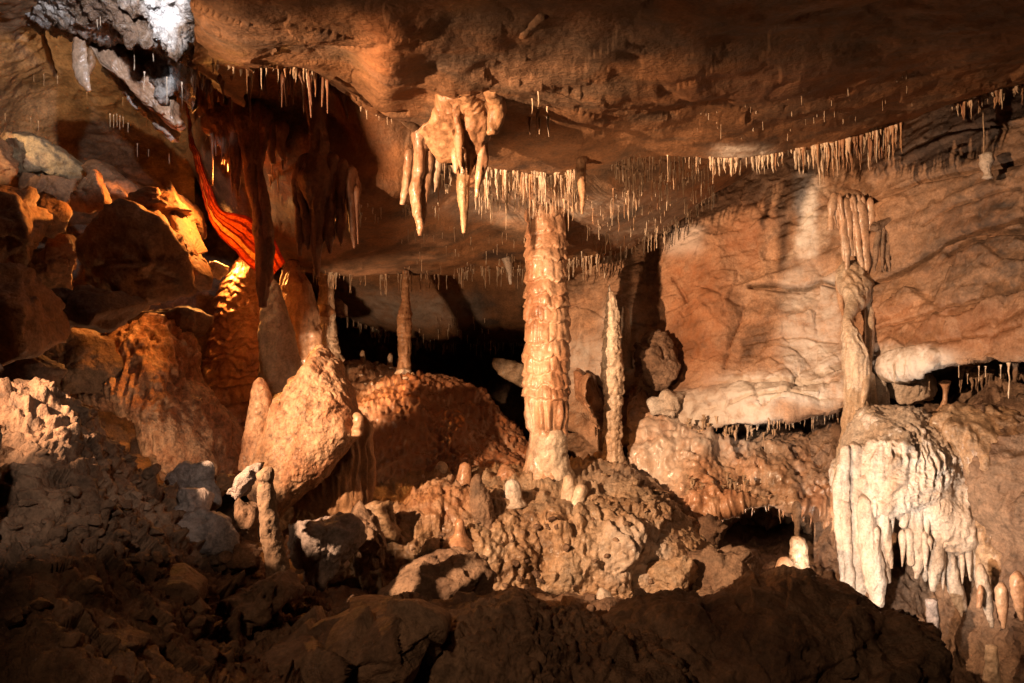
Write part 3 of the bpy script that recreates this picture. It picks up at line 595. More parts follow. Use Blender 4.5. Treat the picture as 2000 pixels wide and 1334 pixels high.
# the big cone and its neighbours
c = empty('cone_stalagmite', pt(600, 990, 5.8), 'big pinkish orange cone of flowstone with knobbly shoulders left of the mound', 'stalagmite')
lump('body', [(618, 680), (632, 688), (640, 702), (654, 710), (663, 738), (674, 750), (683, 764), (688, 790), (698, 812), (706, 846), (672, 885), (640, 922), (600, 958), (556, 1004), (540, 1004), (505, 960), (490, 915), (504, 880), (518, 842), (528, 802), (540, 774), (556, 768), (564, 742), (578, 736), (584, 720), (598, 708), (604, 690)], 5.9, M['conerock'],  # lower right of the outline is cut along the shadow edge
     [('fbm', .5, .02, 4), ('fbm', .12, .022, 4), ('ridge', .2, .012, 3), ('pop', .05, .006), ('ridge', .1, .01, 3), ('fbm', .03, .005, 3)], thick=.5, seed=3, p=.6, parent=c, step=1.8, dtop=.25)
lump('shaded_skirt', [(660, 790), (690, 812), (714, 838), (720, 900), (716, 985), (700, 1020), (640, 1030), (555, 1028), (540, 985), (560, 900), (600, 830)], 6.2, M['strawdark'], [('flute', .06, .05), ('fbm', .2, .03, 4)], thick=.5, seed=5, parent=c)  # darker material stands for the cone's shaded lower right half
for q, (x, y, h, r) in enumerate([(621, 683, 60, 14), (646, 712, 70, 14), (668, 762, 60, 9), (596, 726, 60, 12)]):
    loft('knob', [(x - 3, y + 2, 3.5), (x - 3, y + 7, r * .7), (x - 5, y + 20, r * 1.05), (x - 8, y + h, r * 1.7)], 5.88, M['conerock'], [('fbm', .06, .012, 3), ('fbm', .03, .005)], parent=c)
tag(loft('stalagmite', [(506, 738, 3), (507, 742, 8), (508, 756, 15), (509, 790, 20), (505, 830, 24), (500, 870, 28), (492, 920, 24)], 5.75, M['conerock'], [('fbm', .2, .02, 3), ('fbm', .05, .008, 3), ('pop', .04, .006)]), 'smooth rounded pink stalagmite leaning against the left of the big orange cone', 'stalagmite')
c = empty('tiered_stalagmite', pt(462, 890, 7.3), 'fat orange stalagmite of stacked drip tiers left of the cone, glowing at its top', 'stalagmite')
loft('body', [(470, 502, 4), (472, 510, 14), (475, 530, 26), (474, 560, 40), (472, 600, 48), (468, 640, 50), (462, 690, 54), (456, 740, 60), (462, 800, 58), (474, 860, 52), (485, 910, 46)], 7.95, M['flow'], [('fbm', .15, .035, 3), ('fbm', .05, .012, 3)], rings=180, sides=130,
     shape=tiers([0, .06, .1, .14, .18, .22, .26, .30, .34, .385, .43, .48, .52, .57, .62, .7, .8, 1], .15, 15, .05, 17, None, .06), parent=c)
tag(loft('flowstone_spire', [(528, 542, 4), (530, 556, 13), (534, 600, 24), (540, 650, 34), (545, 700, 38), (548, 760, 44), (552, 830, 50)], 7.1, M['pale'], [('fbm', .15, .03, 3), ('pop', .06, .012), ('fbm', .03, .005)], fy=.6), 'tan flowstone spire between the tiered orange stalagmite and the pale column', 'stalagmite')
tag(loft('flowstone_spire', [(572, 508, 6), (570, 530, 18), (580, 580, 30), (590, 640, 34), (594, 700, 30), (590, 760, 30)], 7.5, M['flow'], [('fbm', .15, .04, 3), ('flute', .06, .02), ('fbm', .05, .01)], fy=.7), 'dark orange flowstone spire directly left of the pale column', 'stalagmite')

def stal(pts, d, m, label, layers=RG, name='stalagmite', cat='stalagmite', **k):
    if name == 'stalagmite' and pts[-1][1] - pts[0][1] > 10:
        q = pts[-1]; pts = pts + [(q[0], q[1] + 5, q[2] * 1.15 + 1), (q[0], q[1] + 12, q[2] * 1.45 + 2)]; layers = list(layers) + [('pop', .04, .006), ('fbm', .12, .012, 3)]
    return tag(loft(name, pts, d, M[m], layers, **k), label, cat)
stal([(858, 902, 2), (860, 906, 8), (862, 918, 12), (860, 935, 16), (859, 950, 22)], 6.95, 'pale', 'stubby cream stalagmite with a yellow tint, leftmost of the pair on the mound crest')
stal([(908, 903, 2), (908, 907, 9), (907, 925, 14), (905, 945, 16), (903, 966, 14)], 6.85, 'flow', 'shiny orange bullet shaped stalagmite on the mound crest', [('fbm', .04, .004)])
stal([(932, 926, 3), (932, 932, 8), (931, 945, 12), (936, 965, 17), (940, 990, 22), (944, 1015, 22), (950, 1045, 26), (955, 1075, 34)], 6.35, 'mud', 'grey brown warty stalagmite standing in front of the mound crest', [('pop', .035, .012), ('fbm', .08, .012)])
stal([(1000, 936, 3), (1000, 941, 10), (1002, 955, 15), (1002, 975, 18)], 6.6, 'white', 'small white tipped stub beside the foot of the tall column')
stal([(982, 908, 3), (984, 914, 9), (988, 926, 18), (990, 940, 26)], 7.1, 'flow', 'low pinkish cone behind the small white tipped stub')
stal([(1112, 928, 4), (1112, 934, 9), (1112, 950, 12), (1110, 975, 13)], 6.65, 'pale', 'pale upright stub against the foot of the tall column')
stal([(1136, 946, 4), (1136, 951, 9), (1134, 962, 11), (1128, 978, 12)], 6.62, 'pale', 'smaller pale stub to the right of the upright stub')
stal([(895, 1014, 3), (897, 1018, 8), (898, 1030, 10), (898, 1044, 12), (896, 1060, 28), (894, 1080, 34)], 6.1, 'flow', 'shiny pale nipple shaped stub on an orange dome low on the mound', [('fbm', .05, .006)])
stal([(830, 926, 2), (830, 930, 8), (828, 938, 12)], 7.0, 'white', 'tiny round white knob left of the stubby cream stalagmite')
stal([(818, 936, 2), (818, 940, 8), (817, 948, 14)], 6.95, 'pale', 'tiny flat pale knob at the left end of the mound crest')
stal([(1172, 1150, 4), (1175, 1156, 10), (1180, 1168, 15), (1184, 1184, 18)], 5.85, 'white', 'white lump of calcite at the foot of the mound', [('fbm', .06, .015)])
stal([(516, 914, 5), (518, 918, 12), (519, 932, 15), (518, 944, 11), (520, 965, 15), (524, 1000, 16), (528, 1040, 18), (536, 1080, 20), (545, 1130, 24)], 3.9, 'mud', 'brown post like stalagmite with a round head in front of the big orange cone', [('fbm', .05, .008), ('pop', .03, .005)])
stal([(698, 742, 2), (700, 746, 3), (701, 755, 6)], 8.6, 'pale', 'tiny stub on the slope between the pale and the brown column')
stal([(708, 684, 1.5), (708, 690, 3.5), (709, 705, 4), (709, 724, 5)], 8.9, 'pale', 'small upright stub in the dark behind the pale column')
stal([(762, 690, 1.5), (762, 696, 3.5), (762, 712, 4), (762, 730, 5)], 8.8, 'pale', 'small yellowish stub in the dark just left of the brown column')
stal([(690, 810, 2), (697, 814, 7), (700, 826, 8), (696, 838, 6)], 5.75, 'flow', 'small shiny droplet on the right shoulder of the big orange cone')
stal([(1557, 1047, 4), (1557, 1052, 12), (1559, 1066, 15), (1560, 1085, 16), (1561, 1110, 18), (1562, 1145, 20)], 5.9, 'mound', 'stalagmite with a crusty white head behind the front boulder', [('pop', .035, .012), ('fbm', .06, .01)])
stal([(1536, 1088, 3), (1535, 1093, 11), (1533, 1110, 17), (1531, 1145, 21)], 5.8, 'flow', 'orange stalagmite stub with a white cap in front of the crusty one', [('fbm', .05, .008)])
stal([(1803, 796, 3), (1801, 801, 9), (1797, 812, 14), (1790, 830, 18)], 6.7, 'white', 'white stub on top of the white flowstone mass')
stal([(1845, 745, 10), (1847, 760, 5), (1846, 780, 4), (1842, 798, 8), (1838, 815, 18), (1832, 835, 28)], 6.9, 'flow', 'small hourglass shaped column in the dark recess above the white flowstone', name='small_column', cat='column')
stal([(1984, 710, 5), (1983, 740, 3.5), (1984, 765, 4), (1985, 782, 9), (1985, 796, 14)], 6.6, 'mud', 'thin brown column at the right edge of the recess', name='small_column', cat='column')
stal([(1820, 1172, 9), (1822, 1200, 10), (1824, 1240, 10), (1826, 1280, 11), (1826, 1330, 16)], 6.0, 'lilacrock', 'pale slim column standing in the pit at lower right', name='small_column', cat='column')
stal([(1938, 1262, 8), (1938, 1290, 10), (1939, 1330, 14), (1940, 1380, 18)], 5.4, 'pale', 'tan stalagmite cut off by the bottom edge at lower right')
stal([(1925, 300, 9), (1927, 312, 11), (1926, 325, 9), (1929, 336, 4)], 6.35, 'white', 'small white knob on the wall ledge below the longest straw')

# ================================================================ hanging formations
c = empty('drapery_stalactite', pt(925, 130, 5.35), 'large hanging cluster of folded draperies and stalactites at the middle of the ceiling', 'stalactite')
DL = [('fbm', .18, .03, 3), ('flute', .05, .014), ('fbm', .04, .006, 3)]
DD = [
 ([(902, 118, 20, 4.3), (912, 150, 32, 4.6), (922, 195, 36, 4.85), (927, 245, 31, 4.95), (922, 285, 22, 5.0), (910, 318, 13, 5), (905, 360, 10, 5), (906, 410, 7, 5), (906, 455, 2.5, 5)], 5, 'strawdark'),
 ([(955, 110, 8, 4.25), (960, 150, 16, 4.55), (967, 200, 15, 4.75), (968, 230, 12, 4.8), (962, 252, 7, 4.8), (952, 262, 2, 4.8)], 5, 'strawdark'),
 ([(862, 125, 6, 4.4), (868, 170, 14, 4.75), (876, 230, 24, 5.1), (872, 260, 27, 5.3), (868, 285, 14, 5.4), (866, 300, 5, 5.4)], 5.4, 'strawdark'),
 ([(940, 220, 12), (941, 280, 9), (940, 320, 8), (936, 350, 6), (931, 385, 2)], 5.0, 'flow'),
 ([(880, 140, 5, 4.45), (888, 190, 7, 4.75), (893, 240, 6, 4.85), (897, 290, 4, 4.9), (900, 330, 2, 4.9)], 4.9, 'strawdark'),
 ([(820, 245, 16), (820, 280, 10), (818, 330, 9), (812, 370, 11), (812, 400, 9), (818, 430, 6), (820, 460, 2)], 5.75, 'flow'),
 ([(838, 300, 8), (832, 340, 8), (830, 380, 7), (828, 410, 4), (828, 438, 1.5)], 5.8, 'flow'),
 ([(800, 300, 6), (794, 340, 7), (790, 370, 6), (786, 400, 2)], 5.9, 'flow'),
 ([(850, 280, 10), (852, 320, 8), (850, 350, 6), (848, 375, 1.5)], 5.85, 'pale'),
 ([(893, 300, 8), (892, 320, 6), (890, 338, 2)], 4.95, 'flow'), ([(905, 300, 7), (904, 325, 5), (903, 340, 2)], 4.93, 'flow'),
]
lump('curtain_body', [(868, 122), (905, 112), (978, 108), (981, 190), (968, 235), (950, 262), (944, 250), (941, 300), (925, 338), (905, 335), (885, 296), (852, 296), (812, 250), (845, 225), (872, 190)], 4.92, M['strawdark'],
     [('fbm', .35, .03, 2), ('flute', .1, .02), ('fbm', .05, .005, 3)], thick=.2, seed=33, parent=c, dtop=-1.1, step=2)
for q_ in ([(755, 58, 9, 3.68), (800, 78, 12, 3.9), (840, 108, 15, 4.2), (880, 148, 18, 4.6)], [(1062, 25, 10, 3.42), (1030, 52, 13, 3.62), (995, 84, 15, 3.95), (950, 128, 18, 4.38)], [(700, 190, 7, 5.2), (760, 212, 9, 5.4), (812, 246, 12, 5.72)]):
    loft('fold', q_, 4, M['ceiling'], [('fbm', .12, .02, 3), ('fbm', .03, .006)], parent=c)
for p_, d_, m_ in DD: loft('drapery', p_, d_, M[m_], DL, parent=c, fy=.75)
c = empty('dark_stalactite_cluster', pt(480, 210, 5.9), 'cluster of long dark stalactites hanging in shade right of the glowing drapery', 'stalactite')
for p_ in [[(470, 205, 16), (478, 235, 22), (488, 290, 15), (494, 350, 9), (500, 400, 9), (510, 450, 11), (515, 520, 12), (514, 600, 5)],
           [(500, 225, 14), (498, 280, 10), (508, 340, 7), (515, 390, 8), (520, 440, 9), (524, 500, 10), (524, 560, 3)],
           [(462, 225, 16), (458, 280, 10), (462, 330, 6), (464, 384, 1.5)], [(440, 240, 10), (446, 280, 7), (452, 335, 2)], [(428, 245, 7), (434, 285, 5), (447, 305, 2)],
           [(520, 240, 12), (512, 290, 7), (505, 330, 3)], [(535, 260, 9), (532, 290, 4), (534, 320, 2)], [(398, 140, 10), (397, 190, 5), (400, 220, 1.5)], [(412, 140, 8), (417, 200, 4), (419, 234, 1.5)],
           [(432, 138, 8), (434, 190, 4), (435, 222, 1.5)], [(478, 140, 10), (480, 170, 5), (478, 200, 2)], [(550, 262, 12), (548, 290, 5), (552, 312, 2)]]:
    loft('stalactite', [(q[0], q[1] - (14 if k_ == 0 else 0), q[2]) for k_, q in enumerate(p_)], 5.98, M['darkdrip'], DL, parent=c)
lump('apron', [(395, 235), (425, 205), (450, 195), (500, 195), (540, 215), (565, 250), (545, 275), (510, 262), (470, 285), (430, 262), (405, 260)], 6.05, M['darkdrip'], DL, thick=.35, parent=c)
c = empty('dark_stalactite_cluster', pt(620, 150, 5.7), 'dark bell shaped cluster with long drip spikes hanging in front of the red wall', 'stalactite')
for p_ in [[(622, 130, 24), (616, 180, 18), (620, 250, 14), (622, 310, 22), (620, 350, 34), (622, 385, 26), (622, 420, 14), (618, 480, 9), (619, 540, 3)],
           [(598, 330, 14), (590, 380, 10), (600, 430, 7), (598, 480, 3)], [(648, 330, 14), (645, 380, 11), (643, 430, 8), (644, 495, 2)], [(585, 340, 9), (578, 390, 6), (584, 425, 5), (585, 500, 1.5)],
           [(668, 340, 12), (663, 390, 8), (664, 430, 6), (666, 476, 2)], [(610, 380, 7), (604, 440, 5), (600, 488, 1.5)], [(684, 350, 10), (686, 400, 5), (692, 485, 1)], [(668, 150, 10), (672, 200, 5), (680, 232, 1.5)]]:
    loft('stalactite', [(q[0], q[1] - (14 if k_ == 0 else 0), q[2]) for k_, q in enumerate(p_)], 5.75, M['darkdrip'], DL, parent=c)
for k_ in range(26):
    x_ = random.Random(k_).uniform(395, 560); r_ = random.Random(k_ + 99); y_ = 235 + abs(x_ - 480) * .2 + r_.uniform(-14, 10); L_ = 30 + 120 * r_.random() ** 1.5
    loft('stalactite', [(x_, y_, r_.uniform(4, 8)), (x_ + 2, y_ + L_ * .4, r_.uniform(2.5, 4.5)), (x_ + r_.uniform(-5, 8), y_ + L_, 1)], r_.uniform(5.95, 6.12), M['darkdrip'], (), parent=bpy.data.objects['dark_stalactite_cluster'], sides=9, rings=14)
lump('apron', [(570, 365), (585, 335), (605, 318), (645, 315), (675, 325), (695, 360), (680, 375), (650, 365), (620, 390), (590, 372)], 5.82, M['darkdrip'], DL, thick=.3, parent=c)
rq = random.Random(21)
for k_ in range(30):
    x_ = rq.uniform(572, 700); y_ = 352 + abs(x_ - 625) * .12 + rq.uniform(-12, 12); L_ = rq.uniform(35, 130); b_ = rq.uniform(-6, 6)
    loft('stalactite', [(x_, y_, rq.uniform(4, 8)), (x_ + b_ * .3, y_ + L_ * .4, rq.uniform(2.5, 4)), (x_ + b_, y_ + L_, 1)], rq.uniform(5.72, 5.95), M['darkdrip'], (), parent=c, sides=9, rings=14)
for k_ in range(36):
    x_ = rq.uniform(375, 660); y_ = 140 + rq.uniform(0, 14); L_ = 18 + 70 * rq.random() ** 2; b_ = rq.uniform(-5, 5)
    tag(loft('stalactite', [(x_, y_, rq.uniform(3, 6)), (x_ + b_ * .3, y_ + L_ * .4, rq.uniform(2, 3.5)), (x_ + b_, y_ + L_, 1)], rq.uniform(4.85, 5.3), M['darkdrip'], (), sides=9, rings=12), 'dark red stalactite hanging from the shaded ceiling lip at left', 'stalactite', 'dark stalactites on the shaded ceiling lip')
c = empty('right_wall_cluster', pt(1660, 380, 7.1), 'ribbed orange drapery with long spikes hanging on the right wall above the tall right column', 'stalactite')
RD = [[(1662, 362, 14, 7.85), (1664, 385, 30, 7.75), (1664, 405, 38, 7.65), (1662, 425, 36), (1665, 450, 20)], [(1630, 385, 7), (1624, 420, 5), (1622, 450, 3)], [(1640, 395, 7), (1648, 440, 6), (1654, 490, 5), (1656, 560, 2)],
      [(1652, 395, 6), (1660, 440, 6), (1664, 500, 2)], [(1665, 395, 6), (1672, 440, 6), (1678, 490, 5), (1690, 536, 2)], [(1680, 400, 8), (1688, 450, 7), (1692, 500, 6), (1694, 534, 2)], [(1700, 395, 6), (1702, 425, 4), (1697, 450, 2)], [(1646, 420, 5), (1648, 470, 3), (1650, 510, 1.5)], [(1672, 420, 5), (1668, 470, 3), (1670, 500, 1.5)]]
for i_, p_ in enumerate(RD): loft('drapery' if i_ == 0 else 'stalactite', p_, (7.62 if i_ == 0 else 7.42), M['flow'], DL, parent=c, fy=.6)
for k_ in range(16):
    r_ = random.Random(k_ + 500); x_ = r_.uniform(1628, 1704); L_ = 25 + 90 * r_.random() ** 1.4
    loft('stalactite', [(x_, 392 + r_.uniform(-12, 10), r_.uniform(3, 6)), (x_ + 4, 392 + L_ * .5, r_.uniform(2, 4)), (x_ + 8, 392 + L_, 1)], r_.uniform(7.4, 7.5), M['flow'], (), parent=c, sides=9, rings=12)
c = empty('dark_curl_cluster', pt(1735, 440, 7.0), 'cluster of dark curled stalactites under a wall crack right of the ribbed drapery', 'stalactite')
for p_ in [[(1718, 445, 5), (1712, 480, 6), (1710, 510, 4), (1708, 530, 2)], [(1725, 440, 5), (1724, 480, 4), (1724, 520, 2.5), (1727, 530, 2)], [(1738, 432, 5), (1737, 470, 4), (1734, 500, 4), (1738, 528, 2)],
           [(1748, 428, 4), (1752, 440, 3), (1751, 470, 1.5)], [(1708, 445, 9), (1725, 436, 8), (1750, 428, 5), (1757, 440, 2)]]:
    loft('stalactite', p_, 7.22, M['mud'], [('fbm', .05, .008)], parent=c)

# tall right column and the white flowstone mass
c = empty('right_column', pt(1685, 880, 6.9), 'tall right column with a statue like waist rising from the white flowstone', 'column')
loft('shaft', [(1668, 520, 20, 7.6), (1670, 552, 30, 7.45), (1672, 580, 24, 7.3), (1664, 603, 13, 7.15), (1656, 625, 9, 7.05), (1660, 650, 13, 7.0), (1668, 690, 20, 6.95), (1676, 740, 25), (1682, 790, 30), (1684, 830, 34), (1690, 870, 46), (1690, 905, 56)], 6.95, M['pale'], [('fbm', .15, .03, 3), ('flute', .06, .02), ('pop', .05, .008)], rings=170, sides=110, parent=c, fy=.7)
loft('rib', [(1690, 540, 9, 7.45), (1698, 600, 9, 7.3), (1699, 660, 9, 7.15), (1697, 700, 8, 7.05), (1690, 760, 7, 6.8), (1684, 800, 4, 6.75)], 6.85, M['pale'], [('fbm', .06, .008)], parent=c)
loft('rib', [(1640, 550, 8, 7.5), (1644, 600, 5, 7.4), (1650, 625, 2, 7.3)], 6.85, M['flow'], [('fbm', .06, .008)], parent=c)
loft('shoulder', [(1706, 705, 12), (1708, 740, 20), (1708, 780, 26), (1712, 830, 34), (1715, 880, 44)], 7.05, M['white'], [('pop', .04, .01), ('fbm', .1, .02)], parent=c)

c = empty('white_flowstone_mass', pt(1780, 1150, 6.4), 'great white shaggy flowstone mass with curtains and spikes at lower right', 'flowstone')
FLW = [('fbm', .4, .08, 3), ('flute', .05, .035), ('ridge', .12, .035, 3), ('pop', .03, .012), ('fbm', .03, .006, 2)]
lump('body', [(1665, 865), (1700, 815), (1760, 800), (1830, 835), (1880, 900), (1915, 980), (1912, 1060), (1880, 1085), (1830, 1075), (1780, 1040), (1745, 985), (1700, 990), (1660, 985), (1640, 930)], 6.55, M['white'], FLW, thick=.55, seed=7, p=.8, parent=c, step=2.6)
lump('brown_shoulder', [(1835, 830), (1880, 800), (1950, 815), (2020, 870), (2040, 1000), (2010, 1100), (1960, 1140), (1915, 1110), (1885, 1040), (1870, 930)], 6.35, M['mound'], [('fbm', .4, .08, 3), ('flute', .08, .05), ('ridge', .12, .03, 3), ('pop', .04, .012)], thick=.5, seed=11, parent=c)
lump('canopy', [(1700, 880), (1740, 850), (1800, 880), (1840, 915), (1830, 950), (1790, 960), (1755, 990), (1720, 985), (1700, 950)], 6.3, M['white'], FLW, thick=.5, seed=9, parent=c, step=2.6)
for p_ in [[(1646, 915, 9), (1638, 950, 8), (1637, 1010, 6), (1644, 1080, 6), (1648, 1150, 4)], [(1650, 985, 8), (1654, 1060, 7), (1660, 1130, 8), (1660, 1160, 5)], [(1668, 880, 14), (1672, 940, 11), (1670, 1000, 13), (1674, 1090, 14), (1678, 1165, 10)],
           [(1688, 980, 10), (1696, 1050, 18), (1706, 1110, 20), (1712, 1160, 14), (1714, 1205, 3)], [(1700, 950, 12), (1714, 1030, 12), (1724, 1100, 10), (1736, 1138, 3)], [(1652, 880, 8), (1650, 940, 6), (1654, 1060, 5), (1656, 1140, 3)],
           [(1684, 880, 9), (1690, 940, 9), (1700, 1000, 7), (1712, 1060, 3)], [(1720, 960, 12), (1724, 1000, 9), (1734, 1060, 7), (1742, 1110, 2)],
           [(1790, 940, 12), (1786, 980, 14), (1790, 1060, 12), (1793, 1100, 9), (1790, 1130, 3)], [(1806, 1020, 10), (1806, 1080, 9), (1808, 1115, 5), (1808, 1135, 2)], [(1832, 1000, 14), (1828, 1060, 15), (1826, 1110, 12), (1823, 1155, 3)],
           [(1850, 1010, 12), (1852, 1080, 11), (1860, 1130, 12), (1872, 1165, 12), (1888, 1206, 3)], [(1874, 1010, 14), (1872, 1070, 12), (1866, 1120, 10), (1862, 1150, 3)], [(1896, 1020, 12), (1898, 1070, 8), (1906, 1110, 6), (1912, 1140, 2)],
           [(1770, 960, 10), (1768, 1000, 8), (1764, 1030, 3)], [(1752, 940, 10), (1752, 975, 8), (1750, 1005, 3)], [(1735, 930, 10), (1736, 970, 8), (1738, 1000, 3)], [(1815, 930, 10), (1812, 960, 9), (1806, 1000, 6), (1804, 1030, 3)],
           [(1776, 1040, 8), (1778, 1080, 6), (1780, 1105, 2)], [(1842, 1020, 8), (1843, 1080, 6), (1842, 1135, 2)], [(1885, 1030, 9), (1886, 1080, 6), (1884, 1125, 2)]]:
    loft('curtain', p_, 6.3 + .06 * math.sin(p_[0][0]), M['white'], [('flute', .04, .012), ('fbm', .12, .02, 3), ('pop', .035, .005), ('fbm', .03, .004)], parent=c, fy=.8)
for k_ in range(46):
    r_ = random.Random(k_ + 900); x_ = r_.uniform(1700, 1905); t_ = (x_ - 1700) / 205; y_ = (970 + 70 * t_ if k_ % 2 else 1025 + 60 * t_) + r_.uniform(-14, 14); L_ = r_.uniform(18, 75)
    loft('curtain', [(x_, y_, r_.uniform(4, 8)), (x_ + 1, y_ + L_ * .5, r_.uniform(3, 5)), (x_ + r_.uniform(-2, 5), y_ + L_, 1)], r_.uniform(6.2, 6.36), M['white'], (), parent=c, sides=10, rings=12)
stal([(1915, 1110, 7), (1920, 1140, 11), (1928, 1175, 9), (1938, 1225, 2)], 5.95, 'white', 'gleaming white spike hanging right of the flowstone curtains', name='stalactite', cat='stalactite')
stal([(1956, 1150, 9), (1958, 1185, 8), (1960, 1228, 2)], 5.7, 'flow', 'orange spike hanging right of the gleaming white spike', name='stalactite', cat='stalactite')
stal([(1988, 1130, 12), (1990, 1170, 10), (1996, 1212, 3)], 5.5, 'flow', 'orange stalactite cut by the right edge of the view', name='stalactite', cat='stalactite')
stal([(1915, 1150, 4), (1914, 1170, 5), (1912, 1188, 2)], 5.9, 'flow', 'short orange drip left of the gleaming white spike', name='stalactite', cat='stalactite')
stal([(1137, 290, 9), (1135, 330, 8), (1137, 380, 5), (1137, 418, 1.5)], 6.0, 'strawdark', 'single long brown stalactite hanging right above the tall column top', name='stalactite', cat='stalactite')
stal([(987, 500, 8), (992, 512, 7), (995, 530, 4), (997, 555, 1.5)], 8.4, 'white', 'small white forked drip under the back ledge left of the tall column', name='stalactite', cat='stalactite')
stal([(152, 75, 9), (156, 110, 13), (160, 145, 12), (174, 178, 3)], 5.4, 'flow', 'translucent blade of flowstone hanging from the pale crust at upper left', name='stalactite', cat='stalactite', fy=.4)
stal([(176, 100, 4), (178, 120, 6), (172, 145, 2)], 5.5, 'strawdark', 'short red brown blade beside the translucent one at upper left', name='stalactite', cat='stalactite')
stal([(1556, 990, 8), (1557, 1010, 6), (1557, 1045, 3)], 6.9, 'mud', 'thin drip above the crusty white stalagmite', name='stalactite', cat='stalactite')

# glowing banded drapery
c = empty('banded_drapery', pt(375, 265, 6.7), 'thin red and amber banded drapery lit from behind, glowing like bacon', 'drapery')
LE = [(358, 150, 6.3), (362, 210, 6.35), (370, 275, 6.5), (384, 335, 6.6), (398, 385, 6.7), (412, 428, 6.75), (436, 468, 6.8), (478, 512, 6.9), (520, 552, 7.0)]
RE = [(362, 150, 6.3), (366, 210, 6.35), (379, 270, 6.47), (396, 325, 6.55), (415, 375, 6.62), (434, 410, 6.67), (474, 420, 6.62), (520, 448, 6.67), (556, 510, 6.95)]
LEi = interp_pts(LE, 9); REi = interp_pts(RE, 9); nb = 11
BM = [mat('amber_band', [(.85, .36, .08), (.98, .62, .22)], 3, .4, .2, 40, trans=.7, speck=.45), mat('red_band', [(.26, .05, .02), (.46, .12, .045)], 3, .4, .2, 40, trans=.85, speck=.2)]
be = np.cumsum([0, .05, .11, .05, .13, .06, .09, .04, .15, .07, .14, .11]); be = be / be[-1]
BM.append(mat('rust_band', [(.6, .16, .04), (.8, .28, .07)], 4, .4, .3, 40, trans=.8, speck=.35))
for k in range(nb):
    a, b = be[k], be[k + 1]
    rows = []
    for t in range(9): rows.append([tuple(LEi[t] * (1 - s_) + REi[t] * s_) for s_ in (a, (a + b) / 2, b)])
    sheet('band', rows, BM[[1, 2, 1, 0, 1, 2, 1, 2, 1, 2, 1][k]], [('fbm', .25, .05, 3), ('fbm', .07, .02, 3)], step=4, parent=c, thick=.006, seed=2)

# ================================================================ boulders
RB = [('fbm', .25, .03, 4), ('facet', .3, .03), ('facet', .12, .018), ('fbm', .05, .01, 4), ('fbm', .02, .004, 2), ('crack', .35, .012, .03)]
RF = [('fbm', .3, .03, 4), ('pop', .04, .010), ('facet', .25, .05), ('facet', .1, .02), ('fbm', .03, .006, 3)]
def bd(poly, d, m, label, thick=.8, seed=1, layers=None, **k):
    return boulder('boulder', poly, d, M[m], layers or RB, thick=thick, seed=seed, label=label, **k)
bd([(0, 275), (18, 254), (52, 258), (105, 280), (152, 318), (158, 336), (132, 350), (42, 350), (8, 320)], 6.3, 'palerock', 'tan boulder with a rusty patch on top of the left heap', seed=2)
bd([(-60, 280), (0, 270), (20, 300), (45, 352), (0, 372), (-60, 370)], 6.0, 'orangerock', 'orange boulder cut by the left edge beneath the tan boulder', seed=3)
bd([(45, 348), (100, 348), (152, 352), (142, 388), (112, 408), (60, 398)], 6.2, 'orangerock', 'flat orange block directly under the tan boulder', seed=4)
bd([(134, 410), (150, 350), (172, 326), (192, 340), (212, 402), (180, 412)], 5.9, 'orangerock', 'upright orange wedge stone right of the flat orange block', seed=5)
bd([(168, 330), (192, 312), (240, 342), (282, 382), (270, 392), (212, 398), (185, 360)], 6.3, 'orangerock', 'dark orange slab leaning behind the upright wedge stone', seed=6)
bd([(150, 470), (200, 425), (290, 405), (325, 425), (360, 480), (388, 545), (380, 575), (300, 600), (225, 605), (160, 560)], 5.6, 'orangerock', 'huge dark boulder in the middle of the left heap', seed=7, thick=.7)
bd([(200, 408), (240, 394), (292, 377), (330, 382), (372, 425), (388, 450), (345, 440), (300, 415), (215, 428)], 5.85, 'orangerock', 'orange lit slab capping the huge dark boulder', seed=8, layers=RF, thick=.6)
bd([(318, 398), (345, 420), (375, 470), (410, 530), (432, 568), (395, 578), (370, 540), (345, 470)], 5.8, 'orangerock', 'sloping orange lit slab on the right flank of the huge dark boulder', seed=9, layers=RF, thick=.6)
bd([(330, 375), (360, 385), (388, 430), (392, 465), (372, 468), (350, 420)], 6.3, 'orangerock', 'small dark orange stone peeping out behind the sloping slab', seed=10)
bd([(-80, 365), (0, 360), (42, 372), (62, 440), (55, 520), (20, 530), (-80, 540)], 4.9, 'orangerock', 'dark red block at the left edge, upper of two', seed=11)
bd([(-90, 520), (0, 515), (62, 515), (72, 560), (85, 640), (78, 690), (0, 700), (-90, 700)], 4.7, 'orangerock', 'dark red block at the left edge, lower of two', seed=12)
bd([(45, 385), (85, 382), (132, 418), (128, 458), (70, 460), (50, 430)], 5.7, 'orangerock', 'knobbly brown stone below the flat orange block', seed=13, layers=RF)
bd([(70, 455), (130, 460), (150, 500), (140, 560), (80, 560)], 5.9, 'orangerock', 'dark stone wedged left of the huge boulder', seed=14)
bd([(78, 570), (130, 562), (198, 574), (226, 602), (200, 645), (120, 640), (85, 610)], 5.2, 'mud', 'brown slab under the huge dark boulder with a lit upper edge', seed=15, thick=.6)
bd([(230, 615), (300, 605), (370, 598), (395, 610), (385, 650), (330, 665), (250, 655)], 6.7, 'mud', 'dark boulder in the gap left of the tiered stalagmite', seed=16)
bd([(0, 700), (70, 690), (120, 720), (110, 760), (40, 755), (0, 760)], 5.0, 'boulder', 'dark stone at the left edge above the rubble slope', seed=17)
bd([(60, 650), (150, 645), (220, 665), (240, 720), (200, 765), (110, 760), (70, 700)], 6.2, 'mud', 'dark boulder in front of the red flowstone hump', seed=18)
